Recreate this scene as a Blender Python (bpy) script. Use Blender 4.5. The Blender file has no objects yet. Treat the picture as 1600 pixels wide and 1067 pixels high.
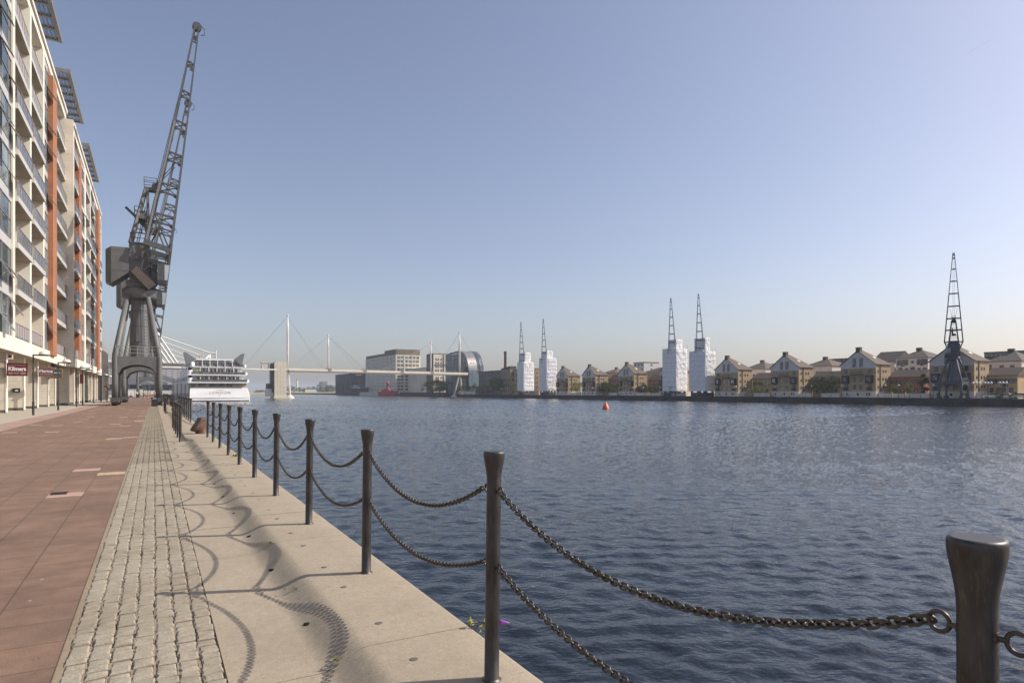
import bpy, bmesh, math, random
import numpy as np
from mathutils import Vector, Matrix
RND = random.Random(11)
SC = bpy.context.scene
COL = SC.collection
pi = math.pi
# ---- survey of the place: X across the dock (0 = camera), Y along the quay, Z up (0 = top of the coping)
F = 1000.0
TA = 0.559
CA = 1 / math.sqrt(1 + TA * TA)
SA = TA * CA
CAMZ = 1.45
WZ = -2.4          # water level
GZ = -0.10         # promenade level
SZ = -0.40         # level of the far quay
def Yat(x, X): return X * (F / (CA * CA * (x - 241)) - TA)
def Dof(X, Y): return X * SA + Y * CA
def Xat(x, Y):
    k = (x - 241) / F
    return CA * CA * k * Y / (1 - CA * SA * k)
def Zat(y, X, Y): return CAMZ + (612 - y) / F * Dof(X, Y)

# ---------------------------------------------------------------- mesh builder
class MB:
    def __init__(s):
        s.v = []; s.f = []; s.mi = []; s.sm = []; s.m = 0; s.s = False
    def add(s, vs, fs, m=None, sm=None):
        o = len(s.v); s.v.extend([tuple(p) for p in vs])
        mm = s.m if m is None else m; ss = s.s if sm is None else sm
        for f in fs:
            s.f.append([i + o for i in f]); s.mi.append(mm); s.sm.append(ss)
    def box(s, x0, x1, y0, y1, z0, z1, m=None):
        s.add([(x0,y0,z0),(x1,y0,z0),(x1,y1,z0),(x0,y1,z0),(x0,y0,z1),(x1,y0,z1),(x1,y1,z1),(x0,y1,z1)],
              [(0,3,2,1),(4,5,6,7),(0,1,5,4),(1,2,6,5),(2,3,7,6),(3,0,4,7)], m, False)
    def quad(s, a, b, c, d, m=None): s.add([a,b,c,d], [(0,1,2,3)], m, False)
    def prism(s, pts, ax, a, b, m=None):
        n = len(pts)
        def P(p, t):
            return (p[0], t, p[1]) if ax == 'y' else ((t, p[0], p[1]) if ax == 'x' else (p[0], p[1], t))
        vs = [P(p, a) for p in pts] + [P(p, b) for p in pts]
        fs = [tuple(range(n))[::-1], tuple(range(n, 2*n))] + [(i, (i+1) % n, n+(i+1) % n, n+i) for i in range(n)]
        s.add(vs, fs, m, False)
    def tube(s, p0, p1, r0, r1=None, n=8, m=None, caps=True):
        r1 = r0 if r1 is None else r1
        p0 = Vector(p0); p1 = Vector(p1); d = (p1 - p0)
        if d.length < 1e-9: return
        d.normalize()
        u = d.orthogonal().normalized(); w = d.cross(u)
        vs = []
        for p, r in ((p0, r0), (p1, r1)):
            for i in range(n):
                t = 2*pi*i/n + pi/n
                vs.append(p + (u*math.cos(t) + w*math.sin(t))*r)
        s.add(vs, [(i, (i+1) % n, n+(i+1) % n, n+i) for i in range(n)], m, n > 5)
        if caps:
            s.add(vs[:n], [tuple(range(n))[::-1]], m, False); s.add(vs[n:], [tuple(range(n))], m, False)
    def path(s, pts, r, n=6, m=None, closed=False):
        pts = [Vector(p) for p in pts]; N = len(pts); vs = []; u = None
        for i, p in enumerate(pts):
            a = pts[(i-1) % N] if (closed or i > 0) else p
            b = pts[(i+1) % N] if (closed or i < N-1) else p
            d = (b - a).normalized()
            u = d.orthogonal().normalized() if u is None else (u - d*u.dot(d)).normalized()
            w = d.cross(u)
            for k in range(n):
                t = 2*pi*k/n
                vs.append(p + (u*math.cos(t) + w*math.sin(t))*(r[i] if isinstance(r, (list, tuple)) else r))
        fs = []
        for i in range(N if closed else N-1):
            j = (i+1) % N
            for k in range(n):
                fs.append((i*n+k, i*n+(k+1) % n, j*n+(k+1) % n, j*n+k))
        if not closed: fs += [tuple(range(n))[::-1], tuple(range((N-1)*n, N*n))]
        s.add(vs, fs, m, True)
    def beam(s, p0, p1, w, h=None, m=None, up=(0,0,1)):
        h = w if h is None else h
        p0 = Vector(p0); p1 = Vector(p1); d = (p1-p0).normalized(); U = Vector(up)
        if abs(d.dot(U)) > .98: U = Vector((1,0,0))
        a = d.cross(U).normalized()*w/2; b = a.cross(d).normalized()*h/2
        vs = [p+sa*a+sb*b for p in (p0,p1) for sa, sb in ((-1,-1),(1,-1),(1,1),(-1,1))]
        s.add(vs, [(0,3,2,1),(4,5,6,7),(0,1,5,4),(1,2,6,5),(2,3,7,6),(3,0,4,7)], m, False)
    def lathe(s, prof, n=16, c=(0,0,0), m=None, sm=True):
        vs = []
        for r, z in prof:
            for i in range(n):
                t = 2*pi*i/n
                vs.append((c[0]+r*math.cos(t), c[1]+r*math.sin(t), c[2]+z))
        fs = [(j*n+i, j*n+(i+1) % n, (j+1)*n+(i+1) % n, (j+1)*n+i) for j in range(len(prof)-1) for i in range(n)]
        s.add(vs, fs, m, sm)
        s.add(vs[:n], [tuple(range(n))[::-1]], m, False); s.add(vs[-n:], [tuple(range(n))], m, False)
    def ball(s, c, r, n=12, k=8, m=None, sc=(1,1,1)):
        vs = []
        for j in range(k+1):
            a = pi*j/k
            for i in range(n):
                t = 2*pi*i/n
                vs.append((c[0]+sc[0]*r*math.sin(a)*math.cos(t), c[1]+sc[1]*r*math.sin(a)*math.sin(t), c[2]+sc[2]*r*math.cos(a)))
        s.add(vs, [(j*n+i, (j+1)*n+i, (j+1)*n+(i+1) % n, j*n+(i+1) % n) for j in range(k) for i in range(n)], m, True)
    def mesh(s, name, mats):
        me = bpy.data.meshes.new(name)
        me.from_pydata(s.v, [], s.f)
        for q in mats: me.materials.append(q)
        me.polygons.foreach_set('material_index', s.mi)
        me.polygons.foreach_set('use_smooth', s.sm)
        me.update()
        return me
    def build(s, name, mats, parent=None, loc=None, fix=True):
        if not isinstance(mats, (list, tuple)): mats = [mats]
        me = s.mesh(name, mats)
        if fix and len(s.f) < 60000:
            b = bmesh.new(); b.from_mesh(me); bmesh.ops.recalc_face_normals(b, faces=b.faces[:]); b.to_mesh(me); b.free()
        return link(name, me, parent, loc)

def link(name, me, parent=None, loc=None):
    o = bpy.data.objects.new(name, me); COL.objects.link(o)
    if parent is not None: o.parent = parent
    if loc is not None: o.location = loc
    return o
def tag(o, label=None, cat=None, group=None, kind=None):
    if label: o['label'] = label
    if cat: o['category'] = cat
    if group: o['group'] = group
    if kind: o['kind'] = kind
    return o
def thing(name, label, cat, loc=(0,0,0), rz=0.0, group=None):
    o = bpy.data.objects.new(name, None); COL.objects.link(o)
    o.location = loc; o.rotation_euler = (0,0,rz); o.empty_display_size = .2
    return tag(o, label, cat, group)
def kids(o): return [c for c in bpy.data.objects if c.parent == o]
def copy_tree(o, parent=None, ch=None):
    c = o.copy(); COL.objects.link(c)
    if parent is not None: c.parent = parent
    for k in kids(o): copy_tree(k, c)
    return c
def dup(root, loc, label, rz=None, scale=None, group=None):
    c = copy_tree(root); c.location = loc; c['label'] = label
    if rz is not None: c.rotation_euler = (0,0,rz)
    if scale is not None: c.scale = (scale,)*3
    if group: c['group'] = group
    return c
def text_mesh(txt, size, mat, name, parent, loc, rot, extrude=.004, spacing=1.0, align='CENTER', bold=0.0, sx=1.0):
    cu = bpy.data.curves.new(name+'_cu', 'FONT'); cu.body = txt; cu.size = size; cu.extrude = extrude
    cu.align_x = align; cu.align_y = 'CENTER'; cu.space_character = spacing; cu.offset = bold; cu.resolution_u = 3
    t = bpy.data.objects.new(name+'_t', cu); COL.objects.link(t)
    dg = bpy.context.evaluated_depsgraph_get()
    me = bpy.data.meshes.new_from_object(t.evaluated_get(dg))
    bpy.data.objects.remove(t); bpy.data.curves.remove(cu)
    me.materials.clear(); me.materials.append(mat)
    o = link(name, me, parent, loc); o.rotation_euler = rot; o.scale = (sx,1,1)
    return o

# ---------------------------------------------------------------- materials
def lin(c): return tuple(c) + (1.0,)
def newmat(name):
    m = bpy.data.materials.new(name); m.use_nodes = True
    nt = m.node_tree; b = nt.nodes['Principled BSDF']
    return m, nt, b
def N(nt, typ, **kw):
    n = nt.nodes.new(typ)
    for k, v in kw.items(): setattr(n, k, v)
    return n
def coords(nt, kind='Object', scale=None):
    t = N(nt, 'ShaderNodeTexCoord')
    if scale is None: return t.outputs[kind]
    mp = N(nt, 'ShaderNodeMapping'); mp.inputs['Scale'].default_value = scale
    nt.links.new(t.outputs[kind], mp.inputs['Vector']); return mp.outputs['Vector']
def noise(nt, vec, scale, detail=4, rough=.6):
    n = N(nt, 'ShaderNodeTexNoise'); n.inputs['Scale'].default_value = scale
    n.inputs['Detail'].default_value = detail; n.inputs['Roughness'].default_value = rough
    nt.links.new(vec, n.inputs['Vector']); return n.outputs['Fac']
def ramp(nt, fac, stops):
    r = N(nt, 'ShaderNodeValToRGB'); e = r.color_ramp.elements
    while len(e) < len(stops): e.new(.5)
    for q, (p, c) in zip(e, stops): q.position = p; q.color = lin(c) if len(c) == 3 else c
    nt.links.new(fac, r.inputs['Fac']); return r.outputs['Color']
def mix(nt, fac, a, b, mode='MIX'):
    m = N(nt, 'ShaderNodeMix', data_type='RGBA', blend_type=mode)
    for k, x in ((0, fac), (6, a), (7, b)):
        if isinstance(x, (int, float)): m.inputs[k].default_value = x
        elif isinstance(x, tuple): m.inputs[k].default_value = lin(x[:3])
        else: nt.links.new(x, m.inputs[k])
    return m.outputs[2]
def math_n(nt, op, a, b=None):
    m = N(nt, 'ShaderNodeMath', operation=op)
    for i, x in enumerate((a, b)):
        if x is None: continue
        if isinstance(x, (int, float)): m.inputs[i].default_value = x
        else: nt.links.new(x, m.inputs[i])
    return m.outputs[0]
def bump(nt, b, h, strength=.3, dist=.02):
    n = N(nt, 'ShaderNodeBump'); n.inputs['Strength'].default_value = strength; n.inputs['Distance'].default_value = dist
    nt.links.new(h, n.inputs['Height']); nt.links.new(n.outputs['Normal'], b.inputs['Normal'])
def pm(name, col, rough=.7, metal=0.0, var=.14, scale=2.5, col2=None, scale2=.5, lo=.5, hi=.68, bmp=0.0, bscale=25.0, bdist=.02, spec=.5, vscale=None):
    m, nt, b = newmat(name)
    v = coords(nt, 'Object', vscale)
    f = noise(nt, v, scale, 6)
    c = ramp(nt, f, [(.3, tuple(x*(1-var) for x in col)), (.7, tuple(min(1, x*(1+var)) for x in col))])
    if col2:
        f2 = noise(nt, v, scale2, 5)
        k = ramp(nt, f2, [(lo, (0,0,0)), (hi, (1,1,1))])
        c = mix(nt, k, c, tuple(col2))
    nt.links.new(c, b.inputs['Base Color'])
    b.inputs['Roughness'].default_value = rough; b.inputs['Metallic'].default_value = metal
    b.inputs['Specular IOR Level'].default_value = spec
    if bmp: bump(nt, b, noise(nt, v, bscale, 4), bmp, bdist)
    return m
def brickmat(name, c1, c2, mortar, w=.22, h=.075, off=.5, rough=.85, ms=.012, axis='XZ', rot=0, patch=None):
    # axis-aligned masonry: picks the wall's own horizontal direction from its normal
    m, nt, b = newmat(name)
    g = N(nt, 'ShaderNodeNewGeometry'); t = N(nt, 'ShaderNodeTexCoord')
    sp = N(nt, 'ShaderNodeSeparateXYZ'); nt.links.new(t.outputs['Object'], sp.inputs[0])
    sn = N(nt, 'ShaderNodeSeparateXYZ'); nt.links.new(t.outputs['Normal'], sn.inputs[0])
    k = math_n(nt, 'GREATER_THAN', math_n(nt, 'ABSOLUTE', sn.outputs['X']), .6)
    u = math_n(nt, 'ADD', math_n(nt, 'MULTIPLY', sp.outputs['Y'], k), math_n(nt, 'MULTIPLY', sp.outputs['X'], math_n(nt, 'SUBTRACT', 1.0, k)))
    cb = N(nt, 'ShaderNodeCombineXYZ'); nt.links.new(u, cb.inputs[0]); nt.links.new(sp.outputs['Z'], cb.inputs[1])
    br = N(nt, 'ShaderNodeTexBrick'); br.offset = off
    br.inputs['Scale'].default_value = 1.0; br.inputs['Brick Width'].default_value = w; br.inputs['Row Height'].default_value = h
    br.inputs['Mortar Size'].default_value = ms; br.inputs['Color1'].default_value = lin(c1); br.inputs['Color2'].default_value = lin(c2)
    br.inputs['Mortar'].default_value = lin(mortar)
    nt.links.new(cb.outputs[0], br.inputs['Vector'])
    c = br.outputs['Color']
    f = noise(nt, t.outputs['Object'], .5, 6)
    c = mix(nt, .45, c, ramp(nt, f, [(.3, (.55,.55,.55)), (.7, (1.25,1.2,1.15))]), 'MULTIPLY')
    nt.links.new(c, b.inputs['Base Color']); b.inputs['Roughness'].default_value = rough
    return m
def glassmat(name, col, col2, rough=.06, scale=.35, spec=.9):
    m, nt, b = newmat(name)
    v = coords(nt, 'Object', (1,1,.6))
    f = noise(nt, v, scale, 3, .5)
    c = ramp(nt, f, [(.42, col), (.58, col2)])
    nt.links.new(c, b.inputs['Base Color']); b.inputs['Roughness'].default_value = rough
    b.inputs['Specular IOR Level'].default_value = spec
    bump(nt, b, noise(nt, coords(nt, 'Object'), .9, 2), .06, .05)
    return m

# ---------------------------------------------------------------- camera, sun, sky
cam = bpy.data.cameras.new('camera'); cam.sensor_width = 36; cam.lens = 36*F/1600; cam.shift_y = 78.5/1600
cam.clip_start = .05; cam.clip_end = 60000
co = bpy.data.objects.new('camera', cam); COL.objects.link(co)
co.location = (0,0,CAMZ); co.rotation_euler = (pi/2, 0, -math.atan(TA)); SC.camera = co
SUN_EL = math.radians(39); SUN_AZ = math.atan2(.936, -.352)
sv = Vector((math.sin(SUN_AZ)*math.cos(SUN_EL), math.cos(SUN_AZ)*math.cos(SUN_EL), math.sin(SUN_EL)))
sl = bpy.data.lights.new('sun', 'SUN'); sl.energy = 3.5; sl.angle = math.radians(.4); sl.color = (1.0,.93,.82)
so = bpy.data.objects.new('sun', sl); COL.objects.link(so); so.rotation_euler = sv.to_track_quat('Z', 'Y').to_euler(); so.location = (40,-20,60)
wd = bpy.data.worlds.new('World'); SC.world = wd; wd.use_nodes = True
wn = wd.node_tree; bg = wn.nodes['Background']
sky = wn.nodes.new('ShaderNodeTexSky'); sky.sky_type = 'NISHITA'; sky.sun_disc = False
sky.sun_elevation = SUN_EL; sky.sun_rotation = SUN_AZ
sky.altitude = 0; sky.air_density = 1.0; sky.dust_density = 2.0; sky.ozone_density = 2.0
hs = wn.nodes.new('ShaderNodeHueSaturation'); hs.inputs['Saturation'].default_value = .85; hs.inputs['Value'].default_value = .945
wn.links.new(mix(wn, 1.0, sky.outputs[0], (1.06,.965,1.0), 'MULTIPLY'), hs.inputs['Color']); wn.links.new(hs.outputs[0], bg.inputs['Color']); bg.inputs['Strength'].default_value = .1
SC.view_settings.view_transform = 'Standard'; SC.view_settings.look = 'None'
SC.view_settings.exposure = 0.62; SC.view_settings.gamma = 1.0
try: SC.view_settings.use_curve_mapping = False
except Exception: pass
# ================================================================ GROUND, QUAY, WATER
M = {}
M['land'] = pm('far_land', (.16,.15,.12), .95, var=.2, scale=.05, col2=(.10,.12,.05), scale2=.02)
def speckle_mat(name, base, dark, light, stain, rough=.85, fine=110.0, stain_amt=.5, bmp=.2):
    m, nt, b = newmat(name)
    v = coords(nt, 'Object')
    c = ramp(nt, noise(nt, v, fine, 2, .7), [(.32, dark), (.47, base), (.56, base), (.72, light)])
    c = mix(nt, .35, c, ramp(nt, noise(nt, v, fine*.22, 3), [(.3, tuple(x*.7 for x in base)), (.7, tuple(min(1, x*1.25) for x in base))]))
    f = ramp(nt, noise(nt, v, 1.3, 7, .65), [(.42, (0,0,0)), (.68, (1,1,1))])
    c = mix(nt, math_n(nt, 'MULTIPLY', f, stain_amt), c, tuple(stain))
    f = ramp(nt, noise(nt, v, 6.5, 5, .6), [(.5, (0,0,0)), (.75, (1,1,1))])
    c = mix(nt, math_n(nt, 'MULTIPLY', f, .25), c, tuple(x*.75 for x in stain))
    vo = N(nt, 'ShaderNodeTexVoronoi'); vo.inputs['Scale'].default_value = fine*.62; nt.links.new(v, vo.inputs['Vector'])
    wn2 = N(nt, 'ShaderNodeSeparateColor'); nt.links.new(vo.outputs['Color'], wn2.inputs[0])
    pick = math_n(nt, 'MULTIPLY', math_n(nt, 'GREATER_THAN', wn2.outputs[0], .90), math_n(nt, 'LESS_THAN', vo.outputs['Distance'], .33))
    c = mix(nt, math_n(nt, 'MULTIPLY', pick, .8), c, dark)
    pick = math_n(nt, 'MULTIPLY', math_n(nt, 'GREATER_THAN', wn2.outputs[1], .92), math_n(nt, 'LESS_THAN', vo.outputs['Distance'], .33))
    c = mix(nt, math_n(nt, 'MULTIPLY', pick, .6), c, light)
    f = ramp(nt, noise(nt, coords(nt, 'Object', (1,.35,1)), 2.2, 6, .7), [(.52, (0,0,0)), (.72, (1,1,1))])
    c = mix(nt, math_n(nt, 'MULTIPLY', f, .35*stain_amt), c, tuple(x*.62 for x in stain))
    nt.links.new(c, b.inputs['Base Color']); b.inputs['Roughness'].default_value = rough
    bump(nt, b, noise(nt, v, fine*.6, 3), bmp, .004)
    return m
M['coping'] = speckle_mat('coping_concrete', (.345,.288,.212), (.19,.155,.11), (.46,.40,.315), (.255,.208,.148))
M['granite'] = speckle_mat('granite_setts', (.315,.275,.21), (.19,.16,.12), (.45,.405,.33), (.225,.18,.125), .8, 120.0, .7, .6)
M['mortar'] = speckle_mat('mortar_bed', (.27,.215,.145), (.15,.12,.08), (.38,.32,.23), (.18,.14,.09), .95, 90.0)
M['joint'] = pm('open_joint', (.11,.09,.07), .95)
M['beige'] = speckle_mat('beige_paving', (.40,.355,.285), (.29,.255,.20), (.49,.44,.36), (.33,.285,.225), .85, 60.0)
def slab_mat(name, base, tint, joint, px=.455, py=.44, x0=-.482, jw=.0065):
    m, nt, b = newmat(name)
    t = N(nt, 'ShaderNodeTexCoord'); sp = N(nt, 'ShaderNodeSeparateXYZ'); nt.links.new(t.outputs['Object'], sp.inputs[0])
    gx = math_n(nt, 'DIVIDE', math_n(nt, 'SUBTRACT', sp.outputs['X'], x0), px)
    iy = math_n(nt, 'FLOOR', gx)
    wob = math_n(nt, 'MULTIPLY', math_n(nt, 'SINE', math_n(nt, 'MULTIPLY', iy, 12.9)), .05)
    gy = math_n(nt, 'ADD', math_n(nt, 'DIVIDE', sp.outputs['Y'], py), wob)
    cell = N(nt, 'ShaderNodeCombineXYZ'); nt.links.new(iy, cell.inputs[0]); nt.links.new(math_n(nt, 'FLOOR', gy), cell.inputs[1])
    wnz = N(nt, 'ShaderNodeTexWhiteNoise', noise_dimensions='2D'); nt.links.new(cell.outputs[0], wnz.inputs['Vector'])
    fx = math_n(nt, 'ABSOLUTE', math_n(nt, 'SUBTRACT', math_n(nt, 'FRACT', gx), .5))
    fy = math_n(nt, 'ABSOLUTE', math_n(nt, 'SUBTRACT', math_n(nt, 'FRACT', gy), .5))
    v = t.outputs['Object']
    wear = math_n(nt, 'MULTIPLY', noise(nt, v, 9.0, 3), .012)
    jx = math_n(nt, 'GREATER_THAN', math_n(nt, 'ADD', fx, wear), .5+.006-jw/px)
    jy = math_n(nt, 'GREATER_THAN', math_n(nt, 'ADD', fy, wear), .5+.006-.9*jw/py)
    j = math_n(nt, 'MAXIMUM', jx, jy)
    c = ramp(nt, noise(nt, v, 150, 2, .7), [(.3, tuple(x*.55 for x in base)), (.48, base), (.72, tint)])
    c = mix(nt, .5, c, ramp(nt, wnz.outputs['Value'], [(0, (.86,.86,.86)), (1, (1.12,1.1,1.08))]), 'MULTIPLY')
    st = ramp(nt, noise(nt, v, .55, 7, .65), [(.38, (.72,.70,.68)), (.65, (1.12,1.1,1.08))])
    c = mix(nt, .7, c, st, 'MULTIPLY')
    st = ramp(nt, noise(nt, v, 4.0, 6, .65), [(.35, (.72,.70,.68)), (.65, (1.10,1.09,1.08))])
    c = mix(nt, .7, c, st, 'MULTIPLY')
    vo = N(nt, 'ShaderNodeTexVoronoi'); vo.inputs['Scale'].default_value = 5.0; nt.links.new(v, vo.inputs['Vector'])
    sc_ = N(nt, 'ShaderNodeSeparateColor'); nt.links.new(vo.outputs['Color'], sc_.inputs[0])
    spot = math_n(nt, 'MULTIPLY', math_n(nt, 'GREATER_THAN', sc_.outputs[0], .93), math_n(nt, 'LESS_THAN', vo.outputs['Distance'], .07))
    c = mix(nt, math_n(nt, 'MULTIPLY', spot, .6), c, (.50,.46,.42))
    spot = math_n(nt, 'MULTIPLY', math_n(nt, 'GREATER_THAN', sc_.outputs[1], .90), math_n(nt, 'LESS_THAN', vo.outputs['Distance'], .12))
    c = mix(nt, math_n(nt, 'MULTIPLY', spot, .5), c, (.07,.055,.045))
    c = mix(nt, math_n(nt, 'MULTIPLY', j, .75), c, tuple(joint))
    nt.links.new(c, b.inputs['Base Color']); b.inputs['Roughness'].default_value = .88
    bump(nt, b, math_n(nt, 'ADD', math_n(nt, 'MULTIPLY', noise(nt, v, 90, 3), .5), math_n(nt, 'MULTIPLY', j, -1.0)), .3, .004)
    return m
M['red_slab'] = slab_mat('red_paving_slabs', (.198,.121,.083), (.315,.225,.17), (.062,.043,.033))
M['pink'] = pm('pale_pink_slab', (.40,.26,.205), .85, var=.16, scale=9, bmp=.1, bscale=80)
M['ochre'] = pm('pale_ochre_slab', (.42,.31,.20), .85, var=.16, scale=9, bmp=.1, bscale=80)
M['pinkstrip'] = slab_mat('pink_kerb_strip', (.36,.245,.205), (.45,.34,.29), (.22,.15,.125), px=.60, py=.60, x0=-5.22)
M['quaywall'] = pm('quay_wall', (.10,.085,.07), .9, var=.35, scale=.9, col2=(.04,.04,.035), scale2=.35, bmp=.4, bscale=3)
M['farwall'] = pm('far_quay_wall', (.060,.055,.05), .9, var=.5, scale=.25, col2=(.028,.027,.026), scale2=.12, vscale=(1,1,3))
M['dark'] = pm('dark_iron', (.035,.033,.03), .6, .3)
M['hole'] = pm('black_hole', (.006,.006,.006), .9)

# one sheet to the horizon, below the dock
m = MB(); m.quad((-2590,-690,-3.4),(4190,-690,-3.4),(4190,6190,-3.4),(-2590,6190,-3.4)); tag(m.build('ground', M['land']), kind='structure')
# north bank (under the promenade), the return beyond the ship, far bank and the end of the dock
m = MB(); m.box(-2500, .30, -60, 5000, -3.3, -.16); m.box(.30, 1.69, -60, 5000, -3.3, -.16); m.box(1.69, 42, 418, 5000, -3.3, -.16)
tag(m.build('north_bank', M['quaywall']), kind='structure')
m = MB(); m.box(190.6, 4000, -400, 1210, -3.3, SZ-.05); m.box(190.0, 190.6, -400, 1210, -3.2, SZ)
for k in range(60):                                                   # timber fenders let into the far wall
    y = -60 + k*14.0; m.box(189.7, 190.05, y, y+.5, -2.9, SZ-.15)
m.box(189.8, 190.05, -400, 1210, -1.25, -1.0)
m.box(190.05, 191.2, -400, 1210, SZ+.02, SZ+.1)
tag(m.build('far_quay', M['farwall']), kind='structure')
M['farpave'] = pm('far_promenade', (.36,.31,.24), .9, var=.15, scale=.4)
m = MB(); m.quad((191.2,-400,SZ+.01),(230,-400,SZ+.01),(230,1210,SZ+.01),(191.2,1210,SZ+.01)); tag(m.build('far_promenade_path', M['farpave']), kind='structure')
M['grassbank'] = pm('dry_grass', (.30,.26,.10), .95, var=.25, scale=.05)
m = MB(); m.prism([(1165,-3.3),(1170,-2.2),(1185,.6),(5000,.8),(5000,-3.3)], 'x', 42, 4000); tag(m.build('far_shore_land', M['grassbank']), kind='structure')

# promenade paving
Y0, Y1 = -3.0, 405.0
m = MB()
NX = 10.42; x = -.482
m.quad((-5.22,Y0,GZ),(-.482,Y0,GZ),(-.482,Y1,GZ),(-5.22,Y1,GZ), 0)
tag(m.build('red_paving', [M['red_slab']]), kind='structure')
m = MB()
def slab(ix, iy, mat, frac=1.0):
    wob = math.sin(-(ix+1)*12.9)*.05
    x1 = -.482 - ix*.455 - .004; x0 = x1 - .455*frac + .008
    y0 = (iy - wob)*.44 + .004
    m.box(x0, x1, y0, y0+.432, GZ-.05, GZ+.004, mat)
def slab_at(px, py, mat):                                            # slab under a surveyed point of the paving
    D = (CAMZ-GZ)*F/(py-612); X = CA*(px-241)/F*D; Y = (D - X*SA)/CA
    slab(int((-.482-X)/.455), math.floor(Y/.44 + math.sin(-(int((-.482-X)/.455)+1)*12.9)*.05), mat)
for px, py, k in ((136,733,0),(173,740,1),(112,771,0),(180,685,1),(206,683,0),(216,657,1),(203,665,0),(178,663,1),(120,659,0),(15,676,0),(75,675,0),(222,650,1),(142,646,1),(194,652,0),(228,645,0),(206,641,1)):
    slab_at(px, py, k)
for k in range(26):
    slab(RND.randrange(0,10), RND.randrange(80,300), RND.choice((0,1)))
tag(m.build('pale_paving_slabs', [M['pink'], M['ochre']]), kind='structure')
m = MB(); m.quad((-6.40,Y0,GZ+.004),(-5.22,Y0,GZ+.004),(-5.22,Y1,GZ+.004),(-6.40,Y1,GZ+.004)); tag(m.build('pink_paving_strip', M['pinkstrip']), kind='structure')
m = MB(); m.quad((-40,Y0,GZ),(-6.40,Y0,GZ),(-6.40,Y1,GZ),(-40,Y1,GZ)); tag(m.build('beige_pavement', M['beige']), kind='structure')
# dark access slot in a slab
m = MB(); m.prism([(-1.37,11.72),(-1.16,11.72),(-1.16,12.02),(-1.37,12.02)], 'z', GZ-.02, GZ+.007)
tag(m.build('access_slot', M['hole']), 'small dark rectangular slot cut in a pale pink slab of the red paving', 'slot')
# granite setts: seven courses, every stone its own dressed top
m = MB(); rs = random.Random(5)
CX0, CW = -.448, .1130
def sett(x0, x1, y0, y1, zt, lod):
    j = lambda a: rs.uniform(-a, a)
    zb = GZ-.045
    if lod:
        i = .010; k_ = .009; P = [(x0+j(.004),y0+j(.004)),(x1+j(.004),y0+j(.004)),(x1+j(.004),y1+j(.004)),(x0+j(.004),y1+j(.004))]
        cx, cy = (x0+x1)/2, (y0+y1)/2
        lo = [(p[0],p[1],zb) for p in P]; mid = [(p[0],p[1],zt-.009+j(.003)) for p in P]
        tp = [(p[0]+(i if p[0]<cx else -i)+j(.004), p[1]+(k_ if p[1]<cy else -k_)+j(.005), zt+j(.0035)) for p in P]
        c = [(cx+j(.01), cy+j(.01), zt+.0015+j(.004))]
        vs = lo+mid+tp+c; fs = []
        for a in range(4):
            b = (a+1) % 4
            fs += [(a,b,4+b,4+a),(4+a,4+b,8+b,8+a),(8+a,8+b,12)]
        m.add(vs, fs, 0, False)
    else:
        i = .010
        lo = [(x0,y0,zb),(x1,y0,zb),(x1,y1,zb),(x0,y1,zb)]; tp = [(x0+i,y0+i,zt),(x1-i,y0+i,zt),(x1-i,y1-i,zt),(x0+i,y1-i,zt)]
        m.add(lo+tp, [(4,5,6,7),(0,1,5,4),(1,2,6,5),(2,3,7,6),(3,0,4,7)], 0, False)
for c in range(7):
    y = -1.0 + rs.uniform(0,.1); xa = CX0 + c*CW
    while y < 95:
        L = rs.uniform(.068,.10) if rs.random() < .85 else rs.uniform(.10,.13)
        g = rs.uniform(.009,.018); dx = rs.uniform(-.004,.004); gx = rs.uniform(.005,.014)
        sett(xa+dx+gx*.5, xa+CW+dx-gx*.5, y, y+L-g, GZ+.004+rs.uniform(-.006,.006), y < 16)
        y += L
tag(m.build('sett_paving', M['granite'], fix=False), kind='structure')
m = MB(); m.box(-.482, .338, Y0, 95, GZ-.06, GZ-.020); m.box(-.482, .338, 95, Y1, GZ-.06, GZ+.003); 
m.box(-.4815, -.449, Y0, 95, GZ-.03, GZ-.003)
for c in range(8):
    y = -1.0
    while y < 95:
        L = rs.uniform(.06,.5); xx = CX0+c*CW+rs.uniform(-.004,.004); w_ = rs.uniform(.005,.009)
        m.box(xx-w_, xx+w_, y, y+L-rs.choice((.0,.01,.03)), GZ-.03, GZ-rs.uniform(.004,.010)); y += L
tag(m.build('sett_bed', M['mortar'], fix=False), kind='structure')
m = MB(); m.box(.338, .346, Y0, Y1, GZ-.08, GZ-.022); tag(m.build('joint_strip', M['joint']), kind='structure')

# ---- fence stations (shared by the coping shape, the posts and the chains)
PX, PS, PY0 = 1.485, 2.187, .681
RECESS = [(22.6, 33.2), (51.3, 61.6), (80, 90.3), (108.8, 119)]
def py_(n): return PY0 + PS*n
def smooth(t): t = max(0., min(1., t)); return t*t*(3-2*t)
def rec(y):
    k = 0
    for a, b in RECESS: k = max(k, min(smooth((y-a+.55)/.8), smooth((b+.25-y)/.8)))
    return k
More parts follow.
